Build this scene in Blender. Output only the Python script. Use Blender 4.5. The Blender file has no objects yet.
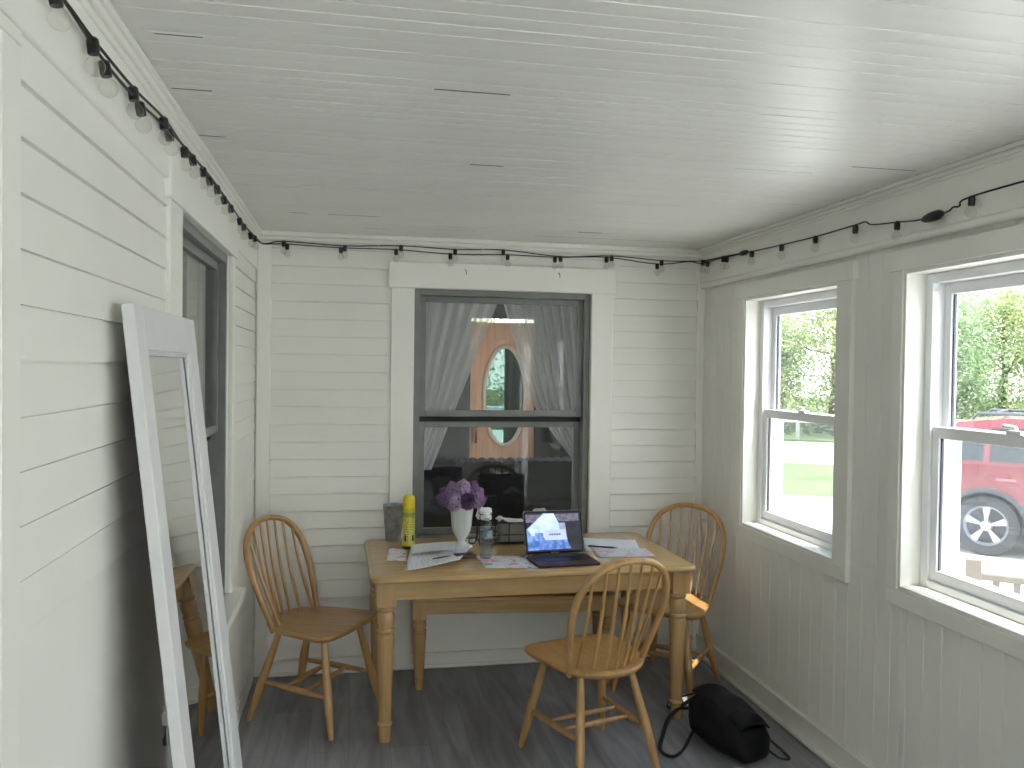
import bpy, math, random
from math import pi, sin, cos, tan, radians, sqrt, atan2
from mathutils import Vector, Matrix

random.seed(11)
scene = bpy.context.scene
COL = scene.collection

# ------------------------------------------------------------------ helpers
class MB:
    """collects geometry and links it as ONE mesh object"""
    def __init__(self, M=None):
        self.v = []; self.f = []; self.M = M or Matrix.Identity(4)
    def add(self, vs, fs):
        n = len(self.v)
        for p in vs:
            self.v.append(tuple(self.M @ Vector(p)))
        for f in fs:
            self.f.append(tuple(i + n for i in f))
        return self
    def box(self, x0, y0, z0, x1, y1, z1):
        if x0 > x1: x0, x1 = x1, x0
        if y0 > y1: y0, y1 = y1, y0
        if z0 > z1: z0, z1 = z1, z0
        vs = [(x0,y0,z0),(x1,y0,z0),(x1,y1,z0),(x0,y1,z0),(x0,y0,z1),(x1,y0,z1),(x1,y1,z1),(x0,y1,z1)]
        return self.hexa(vs)
    def hexa(self, vs):
        return self.add(vs, [(0,3,2,1),(4,5,6,7),(0,1,5,4),(1,2,6,5),(2,3,7,6),(3,0,4,7)])
    def tube(self, pts, r, n=8, closed=False, caps=True, flat=1.0, up=None):
        pts = [Vector(p) for p in pts]; m = len(pts)
        rs = r if isinstance(r, (list, tuple)) else [r]*m
        vs = []; fs = []
        prev = None
        for i, p in enumerate(pts):
            if closed: t = pts[(i+1) % m] - pts[i-1]
            else: t = pts[min(i+1, m-1)] - pts[max(i-1, 0)]
            if t.length < 1e-9: t = Vector((0,0,1))
            t.normalize()
            if up is not None:
                a = Vector(up)
                a = a - t*a.dot(t)
                if a.length < 1e-4: a = t.orthogonal()
            elif prev is None: a = t.orthogonal()
            else:
                a = prev - t*prev.dot(t)
                if a.length < 1e-6: a = t.orthogonal()
            a.normalize(); prev = a
            b = t.cross(a)
            for k in range(n):
                w = 2*pi*k/n
                vs.append(p + a*(rs[i]*cos(w)) + b*(rs[i]*flat*sin(w)))
        rng = m if closed else m-1
        for i in range(rng):
            j = (i+1) % m
            for k in range(n):
                l = (k+1) % n
                fs.append((i*n+k, i*n+l, j*n+l, j*n+k))
        if caps and not closed:
            fs.append(tuple(range(n))[::-1]); fs.append(tuple((m-1)*n+k for k in range(n)))
        return self.add(vs, fs)
    def lathe(self, prof, n=20, c=(0,0,0), caps=True, lob=None):
        vs = []; fs = []
        for r, z in prof:
            for k in range(n):
                w = 2*pi*k/n
                q = r*(1 + (lob(w, z) if lob else 0))
                vs.append((c[0]+q*cos(w), c[1]+q*sin(w), c[2]+z))
        m = len(prof)
        for i in range(m-1):
            for k in range(n):
                l = (k+1) % n
                fs.append((i*n+k, i*n+l, (i+1)*n+l, (i+1)*n+k))
        if caps:
            fs.append(tuple(range(n))[::-1]); fs.append(tuple((m-1)*n+k for k in range(n)))
        return self.add(vs, fs)
    def prism(self, poly, z0, z1):
        n = len(poly)
        vs = [(p[0],p[1],z0) for p in poly] + [(p[0],p[1],z1) for p in poly]
        fs = [tuple(range(n))[::-1], tuple(range(n, 2*n))]
        for i in range(n):
            j = (i+1) % n
            fs.append((i, j, n+j, n+i))
        return self.add(vs, fs)
    def rings(self, polys, cap=True):
        """polys: list of equal-length 3D loops, lofted"""
        n = len(polys[0]); vs = [p for q in polys for p in q]; fs = []
        for i in range(len(polys)-1):
            for k in range(n):
                l = (k+1) % n
                fs.append((i*n+k, i*n+l, (i+1)*n+l, (i+1)*n+k))
        if cap:
            fs.append(tuple(range(n))[::-1]); fs.append(tuple((len(polys)-1)*n+k for k in range(n)))
        return self.add(vs, fs)
    def grid(self, fn, nu, nv):
        vs = [fn(i/nu, j/nv) for j in range(nv+1) for i in range(nu+1)]
        fs = [(j*(nu+1)+i, j*(nu+1)+i+1, (j+1)*(nu+1)+i+1, (j+1)*(nu+1)+i) for j in range(nv) for i in range(nu)]
        return self.add(vs, fs)
    def sphere(self, c, r, n=12, m=8, s=(1,1,1)):
        prof = []
        vs = []; fs = []
        for j in range(m+1):
            a = -pi/2 + pi*j/m
            for k in range(n):
                w = 2*pi*k/n
                vs.append((c[0]+r*s[0]*max(cos(a),1e-3)*cos(w), c[1]+r*s[1]*max(cos(a),1e-3)*sin(w), c[2]+r*s[2]*sin(a)))
        for j in range(m):
            for k in range(n):
                l = (k+1) % n
                fs.append((j*n+k, j*n+l, (j+1)*n+l, (j+1)*n+k))
        fs.append(tuple(range(n))[::-1]); fs.append(tuple(m*n+k for k in range(n)))
        return self.add(vs, fs)
    def build(self, name, mat, parent=None, smooth=40, bevel=0.0, loc=None, thick=0.0, seg=2):
        me = bpy.data.meshes.new(name)
        me.from_pydata(self.v, [], self.f); me.update()
        o = bpy.data.objects.new(name, me); COL.objects.link(o)
        if mat is not None: me.materials.append(mat)
        if smooth:
            me.shade_smooth(); me.set_sharp_from_angle(angle=radians(smooth))
        if thick:
            s = o.modifiers.new('solid', 'SOLIDIFY'); s.thickness = thick; s.offset = 0
        if bevel:
            b = o.modifiers.new('bevel', 'BEVEL'); b.width = bevel; b.segments = seg
            b.limit_method = 'ANGLE'; b.angle_limit = radians(40)
        if parent is not None: o.parent = parent
        if loc is not None: o.location = loc
        return o

def thing(name, label, cat, loc=(0,0,0), rz=0.0, group=None):
    o = bpy.data.objects.new(name, None); COL.objects.link(o)
    o.empty_display_size = 0.05
    o.location = loc; o.rotation_euler = (0,0,rz)
    o['label'] = label; o['category'] = cat
    if group: o['group'] = group
    return o
def tag(o, label, cat, group=None):
    o['label'] = label; o['category'] = cat
    if group: o['group'] = group
    return o
def struct(o, label=None, cat=None):
    o['kind'] = 'structure'
    if label: o['label'] = label
    if cat: o['category'] = cat
    return o
def holder(name, loc=(0,0,0)):
    o = bpy.data.objects.new(name, None); COL.objects.link(o); o.location = loc
    o.empty_display_size = 0.05
    return o
def copy_tree(root, loc=None, rz=None):
    def rec(o, par):
        c = o.copy(); COL.objects.link(c)
        if par is not None: c.parent = par
        for ch in list(o.children): rec(ch, c)
        return c
    r = rec(root, None)
    if loc is not None: r.location = loc
    if rz is not None: r.rotation_euler = (0,0,rz)
    return r
def catmull(pts, k=6, closed=False):
    P = [Vector(p) for p in pts]; n = len(P); out = []
    rng = n if closed else n-1
    for i in range(rng):
        if closed: a,b,c,d = P[i-1],P[i],P[(i+1)%n],P[(i+2)%n]
        else: a,b,c,d = P[max(i-1,0)],P[i],P[i+1],P[min(i+2,n-1)]
        for j in range(k):
            t = j/k
            out.append(0.5*((2*b)+(c-a)*t+(2*a-5*b+4*c-d)*t*t+(3*b-a-3*c+d)*t**3))
    if not closed: out.append(P[-1])
    return out
def cut(u0, u1, z0, z1, holes):
    """rectangles left of a wall after its openings are taken out"""
    us = sorted({u0,u1} | {min(max(h[k],u0),u1) for h in holes for k in (0,1)})
    out = []
    for a, b in zip(us, us[1:]):
        if b-a < 1e-6: continue
        m = (a+b)/2
        zs = sorted((h[2],h[3]) for h in holes if h[0] < m < h[1])
        z = z0
        for lo, hi in zs:
            if lo > z: out.append((a,b,z,min(lo,z1)))
            z = max(z, hi)
        if z < z1: out.append((a,b,z,z1))
    return out

# ------------------------------------------------------------------ materials
def new_mat(name):
    m = bpy.data.materials.new(name); m.use_nodes = True
    nt = m.node_tree
    return m, nt, nt.nodes, nt.links, nt.nodes['Principled BSDF']
def paint(name, col, rough=0.5, var=0.06, scale=6.0, metal=0.0, bump=0.0, bscale=60.0, coat=0.0, spec=0.5, trans=0.0, sheen=0.0, detail=4.0, stretch=(1,1,1)):
    m, nt, N, L, P = new_mat(name)
    tc = N.new('ShaderNodeTexCoord'); mp = N.new('ShaderNodeMapping'); mp.inputs['Scale'].default_value = stretch
    L.new(tc.outputs['Object'], mp.inputs['Vector'])
    n = N.new('ShaderNodeTexNoise'); n.inputs['Scale'].default_value = scale; n.inputs['Detail'].default_value = detail
    L.new(mp.outputs['Vector'], n.inputs['Vector'])
    r = N.new('ShaderNodeValToRGB')
    a = [max(0,c*(1-var)) for c in col]; b = [min(1,c*(1+var)) for c in col]
    r.color_ramp.elements[0].position = .3; r.color_ramp.elements[1].position = .7
    r.color_ramp.elements[0].color = (*a,1); r.color_ramp.elements[1].color = (*b,1)
    L.new(n.outputs['Fac'], r.inputs['Fac']); L.new(r.outputs['Color'], P.inputs['Base Color'])
    P.inputs['Roughness'].default_value = rough; P.inputs['Metallic'].default_value = metal
    P.inputs['Specular IOR Level'].default_value = spec
    P.inputs['Coat Weight'].default_value = coat; P.inputs['Coat Roughness'].default_value = .12
    if trans: P.inputs['Transmission Weight'].default_value = trans
    if sheen: P.inputs['Sheen Weight'].default_value = sheen
    if bump:
        n2 = N.new('ShaderNodeTexNoise'); n2.inputs['Scale'].default_value = bscale
        L.new(mp.outputs['Vector'], n2.inputs['Vector'])
        bp = N.new('ShaderNodeBump'); bp.inputs['Strength'].default_value = bump; bp.inputs['Distance'].default_value = .01
        L.new(n2.outputs['Fac'], bp.inputs['Height']); L.new(bp.outputs['Normal'], P.inputs['Normal'])
    return m
def wood(name, c1, c2, rough=0.3, coat=0.3, scale=(3,40,40)):
    m, nt, N, L, P = new_mat(name)
    tc = N.new('ShaderNodeTexCoord'); mp = N.new('ShaderNodeMapping'); mp.inputs['Scale'].default_value = scale
    L.new(tc.outputs['Object'], mp.inputs['Vector'])
    n = N.new('ShaderNodeTexNoise'); n.inputs['Scale'].default_value = 1.0; n.inputs['Detail'].default_value = 6; n.inputs['Distortion'].default_value = .6
    L.new(mp.outputs['Vector'], n.inputs['Vector'])
    r = N.new('ShaderNodeValToRGB'); r.color_ramp.elements[0].position = .32; r.color_ramp.elements[1].position = .68
    r.color_ramp.elements[0].color = (*c1,1); r.color_ramp.elements[1].color = (*c2,1)
    L.new(n.outputs['Fac'], r.inputs['Fac']); L.new(r.outputs['Color'], P.inputs['Base Color'])
    P.inputs['Roughness'].default_value = rough; P.inputs['Coat Weight'].default_value = coat; P.inputs['Coat Roughness'].default_value = .15
    bp = N.new('ShaderNodeBump'); bp.inputs['Strength'].default_value = .08; bp.inputs['Distance'].default_value = .002
    L.new(n.outputs['Fac'], bp.inputs['Height']); L.new(bp.outputs['Normal'], P.inputs['Normal'])
    return m
def glass(name, tint=(1,1,1), ior=1.5, rough=0.0, haze=0.0, haze_col=(.9,.95,1)):
    m, nt, N, L, P = new_mat(name); N.remove(P)
    out = N['Material Output']
    t = N.new('ShaderNodeBsdfTransparent'); g = N.new('ShaderNodeBsdfGlossy'); g.inputs['Roughness'].default_value = rough
    nz = N.new('ShaderNodeTexNoise'); nz.inputs['Scale'].default_value = 4
    rp = N.new('ShaderNodeValToRGB'); rp.color_ramp.elements[0].color = (*[c*.97 for c in tint],1); rp.color_ramp.elements[1].color = (*tint,1)
    L.new(nz.outputs['Fac'], rp.inputs['Fac']); L.new(rp.outputs['Color'], t.inputs['Color'])
    lw = N.new('ShaderNodeLayerWeight'); lw.inputs['Blend'].default_value = .5
    pw = N.new('ShaderNodeMath'); pw.operation = 'POWER'; pw.inputs[1].default_value = 5; L.new(lw.outputs['Facing'], pw.inputs[0])
    f0 = ((ior-1)/(ior+1))**2
    fr = N.new('ShaderNodeMath'); fr.operation = 'MULTIPLY_ADD'; fr.inputs[1].default_value = 1-f0; fr.inputs[2].default_value = f0; L.new(pw.outputs[0], fr.inputs[0])
    mx = N.new('ShaderNodeMixShader'); L.new(fr.outputs[0], mx.inputs[0]); L.new(t.outputs[0], mx.inputs[1]); L.new(g.outputs[0], mx.inputs[2])
    last = mx
    if haze:
        d = N.new('ShaderNodeBsdfDiffuse'); d.inputs['Color'].default_value = (*haze_col,1)
        m2 = N.new('ShaderNodeMixShader'); m2.inputs[0].default_value = haze
        L.new(mx.outputs[0], m2.inputs[1]); L.new(d.outputs[0], m2.inputs[2]); last = m2
    L.new(last.outputs[0], out.inputs['Surface'])
    return m
def sheer(name, col, opac, mesh_scale=0):
    """thin cloth or insect mesh: part open, part translucent thread"""
    m, nt, N, L, P = new_mat(name); N.remove(P)
    out = N['Material Output']
    t = N.new('ShaderNodeBsdfTransparent'); d = N.new('ShaderNodeBsdfDiffuse'); tr = N.new('ShaderNodeBsdfTranslucent')
    nz = N.new('ShaderNodeTexNoise'); nz.inputs['Scale'].default_value = 12
    rp = N.new('ShaderNodeValToRGB'); rp.color_ramp.elements[0].color = (*[c*.9 for c in col],1); rp.color_ramp.elements[1].color = (*col,1)
    L.new(nz.outputs['Fac'], rp.inputs['Fac']); L.new(rp.outputs['Color'], d.inputs['Color']); L.new(rp.outputs['Color'], tr.inputs['Color'])
    a = N.new('ShaderNodeMixShader'); a.inputs[0].default_value = .4
    L.new(d.outputs[0], a.inputs[1]); L.new(tr.outputs[0], a.inputs[2])
    b = N.new('ShaderNodeMixShader'); b.inputs[0].default_value = opac
    L.new(t.outputs[0], b.inputs[1]); L.new(a.outputs[0], b.inputs[2]); L.new(b.outputs[0], out.inputs['Surface'])
    return m
def emit(name, c1, c2, strength, scale=20.0):
    m, nt, N, L, P = new_mat(name)
    tc = N.new('ShaderNodeTexCoord'); n = N.new('ShaderNodeTexNoise'); n.inputs['Scale'].default_value = scale
    L.new(tc.outputs['Object'], n.inputs['Vector'])
    r = N.new('ShaderNodeValToRGB'); r.color_ramp.elements[0].position = .38; r.color_ramp.elements[1].position = .62
    r.color_ramp.elements[0].color = (*c1,1); r.color_ramp.elements[1].color = (*c2,1)
    L.new(n.outputs['Fac'], r.inputs['Fac'])
    P.inputs['Base Color'].default_value = (.01,.01,.012,1); P.inputs['Roughness'].default_value = .35; P.inputs['Specular IOR Level'].default_value = .15
    L.new(r.outputs['Color'], P.inputs['Emission Color']); P.inputs['Emission Strength'].default_value = strength
    return m
def printed(name, base, ink, rows, cols=40.0, keep=0.5, axis='Y', rough=.6):
    """paper printed with rows of small dark type"""
    m, nt, N, L, P = new_mat(name)
    tc = N.new('ShaderNodeTexCoord'); sx = N.new('ShaderNodeSeparateXYZ'); L.new(tc.outputs['Generated'], sx.inputs[0])
    o1 = sx.outputs[axis]; o2 = sx.outputs['Y' if axis == 'X' else 'X']
    a = N.new('ShaderNodeMath'); a.operation = 'MULTIPLY'; a.inputs[1].default_value = rows; L.new(o1, a.inputs[0])
    fr = N.new('ShaderNodeMath'); fr.operation = 'FRACT'; L.new(a.outputs[0], fr.inputs[0])
    g = N.new('ShaderNodeMath'); g.operation = 'GREATER_THAN'; g.inputs[1].default_value = .6; L.new(fr.outputs[0], g.inputs[0])
    cb = N.new('ShaderNodeCombineXYZ'); fl = N.new('ShaderNodeMath'); fl.operation = 'FLOOR'; L.new(a.outputs[0], fl.inputs[0])
    b = N.new('ShaderNodeMath'); b.operation = 'MULTIPLY'; b.inputs[1].default_value = cols; L.new(o2, b.inputs[0])
    L.new(b.outputs[0], cb.inputs[0]); L.new(fl.outputs[0], cb.inputs[1])
    n = N.new('ShaderNodeTexNoise'); n.inputs['Scale'].default_value = 1.0; n.inputs['Detail'].default_value = 1; L.new(cb.outputs[0], n.inputs['Vector'])
    g2 = N.new('ShaderNodeMath'); g2.operation = 'GREATER_THAN'; g2.inputs[1].default_value = keep; L.new(n.outputs['Fac'], g2.inputs[0])
    mu = N.new('ShaderNodeMath'); mu.operation = 'MULTIPLY'; L.new(g.outputs[0], mu.inputs[0]); L.new(g2.outputs[0], mu.inputs[1])
    mx = N.new('ShaderNodeMix'); mx.data_type = 'RGBA'; L.new(mu.outputs[0], mx.inputs[0])
    mx.inputs[6].default_value = (*base,1); mx.inputs[7].default_value = (*ink,1)
    L.new(mx.outputs[2], P.inputs['Base Color']); P.inputs['Roughness'].default_value = rough
    return m
def floral(name, base, cols, scale=7.0, rough=.5):
    """card printed with loose flower blotches"""
    m, nt, N, L, P = new_mat(name)
    tc = N.new('ShaderNodeTexCoord')
    n = N.new('ShaderNodeTexNoise'); n.inputs['Scale'].default_value = scale; n.inputs['Detail'].default_value = 3; n.inputs['Distortion'].default_value = .8
    L.new(tc.outputs['Object'], n.inputs['Vector'])
    r = N.new('ShaderNodeValToRGB'); e = r.color_ramp.elements
    e[0].position = 0; e[0].color = (*cols[0],1); e[1].position = 1; e[1].color = (*cols[-1],1)
    for p, c in ((.34,cols[0]),(.40,base),(.56,base),(.61,cols[1]),(.68,cols[2] if len(cols) > 2 else cols[1])):
        k = r.color_ramp.elements.new(p); k.color = (*c,1)
    L.new(n.outputs['Fac'], r.inputs['Fac']); L.new(r.outputs['Color'], P.inputs['Base Color']); P.inputs['Roughness'].default_value = rough
    return m

M = {}
M['white'] = paint('white_wall_paint', (.81,.80,.755), .45, .025, 3, bump=.03, bscale=25)
M['trim'] = paint('white_trim_paint', (.82,.81,.76), .38, .02, 4, bump=.02, bscale=30)
M['vinyl'] = paint('white_vinyl', (.84,.85,.87), .3, .015, 5)
M['ceil'] = paint('ceiling_gloss_paint', (.73,.72,.685), .36, .035, 2.2, bump=.05, bscale=14, stretch=(.35,1,1))
M['greyframe'] = paint('grey_frame_paint', (.185,.192,.185), .38, .12, 9, spec=.5)
M['crack'] = paint('ceiling_crack', (.13,.12,.10), .8, .2)
M['dark'] = paint('dark_gap', (.02,.02,.02), .8, .2)
M['wood'] = wood('honey_wood', (.40,.220,.078), (.53,.315,.122), .30, .35)
M['woodz'] = wood('honey_wood_turned', (.40,.220,.078), (.53,.315,.122), .28, .4, (40,40,3))
M['tablewood'] = wood('pale_table_wood', (.45,.285,.120), (.57,.38,.172), .26, .3, (3,30,30))
M['tablelegs'] = wood('table_leg_wood', (.42,.255,.105), (.52,.33,.145), .26, .4, (30,30,3))
M['black_plastic'] = paint('black_plastic', (.012,.012,.012), .4, .2, 30)
M['cable'] = paint('dark_cable', (.02,.018,.014), .55, .2, 30)
M['glass'] = glass('window_glass', (.96,.98,.97))
M['bulb'] = glass('clear_bulb_glass', (.97,.97,.95), 1.42, .02, .018, (.95,.93,.85))
M['screen'] = sheer('insect_screen', (.34,.36,.38), .10)
M['curtain'] = sheer('sheer_curtain', (.80,.80,.82), .52)
M['mirror'] = None
m, nt, N, L, P = new_mat('silvered_mirror'); P.inputs['Metallic'].default_value = 1; P.inputs['Roughness'].default_value = .015
nz = N.new('ShaderNodeTexNoise'); nz.inputs['Scale'].default_value = 3; rp = N.new('ShaderNodeValToRGB')
rp.color_ramp.elements[0].color = (.78,.80,.79,1); rp.color_ramp.elements[1].color = (.84,.85,.84,1)
L.new(nz.outputs['Fac'], rp.inputs['Fac']); L.new(rp.outputs['Color'], P.inputs['Base Color']); M['mirror'] = m
M['mirrorframe'] = paint('mirror_frame_white', (.70,.70,.71), .35, .04, 8)

# vinyl plank floor: long boards running away from the camera, each its own grey
m, nt, N, L, P = new_mat('grey_plank_floor')
tc = N.new('ShaderNodeTexCoord'); mp = N.new('ShaderNodeMapping'); mp.inputs['Rotation'].default_value = (0,0,pi/2)
L.new(tc.outputs['Object'], mp.inputs['Vector'])
bk = N.new('ShaderNodeTexBrick'); bk.offset = .37; bk.inputs['Scale'].default_value = 1
bk.inputs['Brick Width'].default_value = 1.22; bk.inputs['Row Height'].default_value = .178; bk.inputs['Mortar Size'].default_value = .0016
bk.inputs['Color1'].default_value = (.235,.237,.252,1); bk.inputs['Color2'].default_value = (.30,.303,.325,1); bk.inputs['Mortar'].default_value = (.19,.19,.195,1)
L.new(mp.outputs['Vector'], bk.inputs['Vector'])
mp2 = N.new('ShaderNodeMapping'); mp2.inputs['Scale'].default_value = (9,1.1,1); L.new(tc.outputs['Object'], mp2.inputs['Vector'])
n1 = N.new('ShaderNodeTexNoise'); n1.inputs['Scale'].default_value = 1.6; n1.inputs['Detail'].default_value = 7; n1.inputs['Distortion'].default_value = .9
L.new(mp2.outputs['Vector'], n1.inputs['Vector'])
r1 = N.new('ShaderNodeValToRGB'); r1.color_ramp.elements[0].position = .3; r1.color_ramp.elements[1].position = .72
r1.color_ramp.elements[0].color = (.62,.62,.62,1); r1.color_ramp.elements[1].color = (1.25,1.24,1.25,1)
L.new(n1.outputs['Fac'], r1.inputs['Fac'])
mx = N.new('ShaderNodeMix'); mx.data_type = 'RGBA'; mx.blend_type = 'MULTIPLY'; mx.inputs[0].default_value = 1
L.new(bk.outputs['Color'], mx.inputs[6]); L.new(r1.outputs['Color'], mx.inputs[7]); L.new(mx.outputs[2], P.inputs['Base Color'])
P.inputs['Roughness'].default_value = .42
M['floor'] = m

# ------------------------------------------------------------------ camera (phone held a little over eye height)
CAM = Vector((0,0,1.68)); FPX = 828.0
yaw, pitch, roll = .1904, -.0182, .0134
fwd = Vector((sin(yaw)*cos(pitch), cos(yaw)*cos(pitch), sin(pitch)))
rt = Vector((cos(yaw), -sin(yaw), 0)); up = rt.cross(fwd)
r2 = rt*cos(roll) + up*sin(roll); u2 = -rt*sin(roll) + up*cos(roll)
cd = bpy.data.cameras.new('camera'); cam = bpy.data.objects.new('camera', cd); COL.objects.link(cam)
cam.matrix_world = Matrix(((r2.x,u2.x,-fwd.x,CAM.x),(r2.y,u2.y,-fwd.y,CAM.y),(r2.z,u2.z,-fwd.z,CAM.z),(0,0,0,1)))
cd.sensor_width = 36; cd.lens = FPX/1024*36; cd.clip_start = .02; cd.clip_end = 500
scene.camera = cam
SKY, SUN, EXPO = 3.4, 9.0, 0.82
# ------------------------------------------------------------------ the porch shell
XL, XR, YB, YN, ZC = -.523, 2.05, 4.63, -3.0, 2.40
TW = .17                                       # wall thickness

def siding(mb, rects, place, anchor, expo, lip=.019):
    """lapped boards; place(u, out, z) gives the 3D point, out = distance off the wall face"""
    for (a, b, z0, z1) in rects:
        k = math.floor((z0-anchor)/expo)
        while anchor + k*expo < z1 - 1e-6:
            lo = anchor + k*expo; hi = lo + expo; k += 1
            l2, h2 = max(lo, z0), min(hi, z1)
            if h2 - l2 < .002: continue
            h2 = min(h2, hi-.0055)
            if h2 - l2 < .002: continue
            o = lambda z: lip - (lip-.0055)*(z-lo)/expo
            vs = [place(a,0,l2),place(b,0,l2),place(b,o(l2),l2),place(a,o(l2),l2),
                  place(a,0,h2),place(b,0,h2),place(b,o(h2),h2),place(a,o(h2),h2)]
            mb.hexa(vs)

# floor
fl = MB().box(XL-TW, YN-TW, -.12, XR+TW, YB+TW, 0).build('floor', M['floor'], smooth=0)
struct(fl, 'grey wood-look plank porch floor', 'floor')

# ceiling of narrow painted boards, running across the porch, with fine grooves between them
mb = MB(); y = YN-TW; rr = random.Random(4)
bw = .0585; gv = .0014
prof = []
while y < YB+TW:
    t = rr.uniform(-.0011,.0011); d = rr.uniform(0,.0008)
    prof += [(y, ZC+.0022), (y+gv, ZC-d), (y+bw*.5, ZC-.0005-d+t*.3), (y+bw-gv, ZC-d+t)]
    y += bw
prof.append((YB+TW, ZC+.004))
vs = []; fs = []
for (yy, zz) in prof: vs += [(XL-TW, yy, zz), (XR+TW, yy, zz)]
for i in range(len(prof)-1): fs.append((2*i, 2*i+2, 2*i+3, 2*i+1))
mb.add(vs, fs)
mb.box(XL-TW, YN-TW, ZC+.02, XR+TW, YB+TW, ZC+.10)
ce = mb.build('ceiling', M['ceil'], smooth=0)
struct(ce, 'white painted board ceiling', 'ceiling')
# open cracks between a few of the boards
mb = MB()
for (x0, x1, yy) in ((-.30,-.22,4.02),(-.12,.12,4.0),(.32,.62,4.33),(.95,1.9,4.36),(.05,.18,4.36),(1.15,1.28,4.2),(.2,.40,2.18),(1.32,1.62,2.72),(1.7,1.95,2.62),(.4,.52,2.9)):
    yb = round((yy-(YN-TW))/bw)*bw + YN-TW
    mb.box(x0, yb-.0007, ZC-.0012, x1, yb+.0007, ZC+.003)
for k in range(34):
    yy = 4.5 - k*.075 + rr.uniform(-.02,.02); ln = rr.uniform(.008,.05)
    mb.box(XR-.055, yy-ln, ZC-.0025, XR-.051, yy+ln, ZC+.001)
for (x0, yy) in ((-.33,1.93),(-.37,2.3),(-.4,2.75)):
    mb.box(x0-.1, yy-.0012, ZC-.0018, x0, yy+.0012, ZC+.003)
crk = mb.build('trim_1', M['crack'], smooth=0); struct(crk, 'dark cracks between the ceiling boards', 'ceiling crack')
# roof with a deep eave on the window side
ro = MB().box(XL-TW-.1, YN-.6, ZC+.13, XR+TW+.108, YB+TW, ZC+.26)
ro.build('roof', paint('roof_shingle', (.12,.11,.11), .8), smooth=0); struct(bpy.data.objects['roof'], 'porch roof with overhanging eave', 'roof')

# ---- left wall (house side): lapped siding, window, door beside the camera
LWIN = (2.633, 3.712, .70, 2.145)
LDOOR = (.47, 1.345, 0, 2.17)
placeL = lambda u, o, z: (XL+o, u, z)
mb = MB()
for (a,b,z0,z1) in cut(YN, YB, 0, ZC, [LWIN, LDOOR]): mb.box(XL-TW, a, z0, XL, b, z1)
FZ = 2.195
siding(mb, cut(1.42, YB, .09, FZ, [(2.46,3.78,.60,FZ+1)]), placeL, 2.034, .0875, .012)
siding(mb, cut(YN, .385, .09, FZ, []), placeL, 2.034, .0875, .012)
wl = mb.build('wall_left', M['white'], smooth=0); struct(wl, 'white lapped siding wall of the house, left side', 'wall')
mb = MB()
mb.box(XL, YN, FZ, XL+.018, YB, ZC)                                  # frieze board
for k, (h, o) in enumerate(((.052,.014),(.036,.024),(.02,.034))):      # crown steps
    mb.box(XL, YN, ZC-h, XL+.012+o, YB, ZC-h+.017)
mb.box(XL, YN, 0, XL+.018, .385, .09); mb.box(XL, 1.42, 0, XL+.018, YB, .09)
struct(mb.build('trim_2', M['trim'], bevel=.004), 'white frieze board and crown moulding along the left wall', 'moulding')

def grey_window(name, P3, u0, u1, z0, z1, zr, depth=.05, fw=.06):
    """double-hung dark grey window set in an opening; P3(u, d, z): d = depth behind the wall face"""
    root = holder(name, P3((u0+u1)/2, 0, z0)); struct(root)
    def bx(mb, a, b, d0, d1, c, e):
        p = P3(a, d0, c); q = P3(b, d1, e); l = root.location
        mb.box(p[0]-l[0], p[1]-l[1], p[2]-l[2], q[0]-l[0], q[1]-l[1], q[2]-l[2])
    f = MB()
    bx(f,u0,u0+.035,.005,.12,z0,z1); bx(f,u1-.035,u1,.005,.12,z0,z1); bx(f,u0+.035,u1-.035,.005,.12,z1-.035,z1); bx(f,u0+.035,u1-.035,.005,.12,z0,z0+.03)
    f.build('frame', M['greyframe'], root, bevel=.003)
    for nm, a, b, c, e, d in (('upper_sash',u0+.035,u1-.035,zr,z1-.035,.035), ('lower_sash',u0+.035,u1-.035,z0+.03,zr-.028,.075)):
        s = MB(); w = .036
        bx(s,a,a+w,d,d+.03,c,e); bx(s,b-w,b,d,d+.03,c,e); bx(s,a+w,b-w,d,d+.03,e-.035,e); bx(s,a+w,b-w,d,d+.03,c,c+.036)
        so = s.build(nm, M['greyframe'], root, bevel=.003)
        g = MB(); bx(g,a+w-.004,b-w+.004,d+.012,d+.016,c+.02,e-.02); g.build('pane', M['glass'], so, smooth=0)
    s = MB(); bx(s,u0+.036,u1-.036,.066,.074,zr-.030,zr+.004); s.build('gap_shade_strip', M['dark'], root, smooth=0)  # near-black strip stands in for the shade in the recess between the sashes
    return root
PL = lambda u, d, z: (XL-d, u, z)
w = grey_window('window_1', PL, LWIN[0], LWIN[1], LWIN[2], LWIN[3], 1.395)
w['label'] = 'dark grey double-hung house window in the left wall behind the mirror'; w['category'] = 'window'
mb = MB()
mb.box(XL, 2.46, .60, XL+.020, 2.633, 2.145); mb.box(XL, 3.712, .60, XL+.020, 3.78, 2.145); mb.box(XL, 2.44, 2.145, XL+.026, 3.80, 2.30)
mb.box(XL-.02, 2.44, .665, XL+.070, 3.80, .70); mb.box(XL, 2.46, .60, XL+.022, 3.78, .665)
mb.box(XL-.10, 2.633, .70, XL, 2.645, 2.145); mb.box(XL-.10, 3.70, .70, XL, 3.712, 2.145)
struct(mb.build('trim_3', M['trim'], bevel=.004), 'white casing and sill around the left house window', 'window casing')
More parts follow.
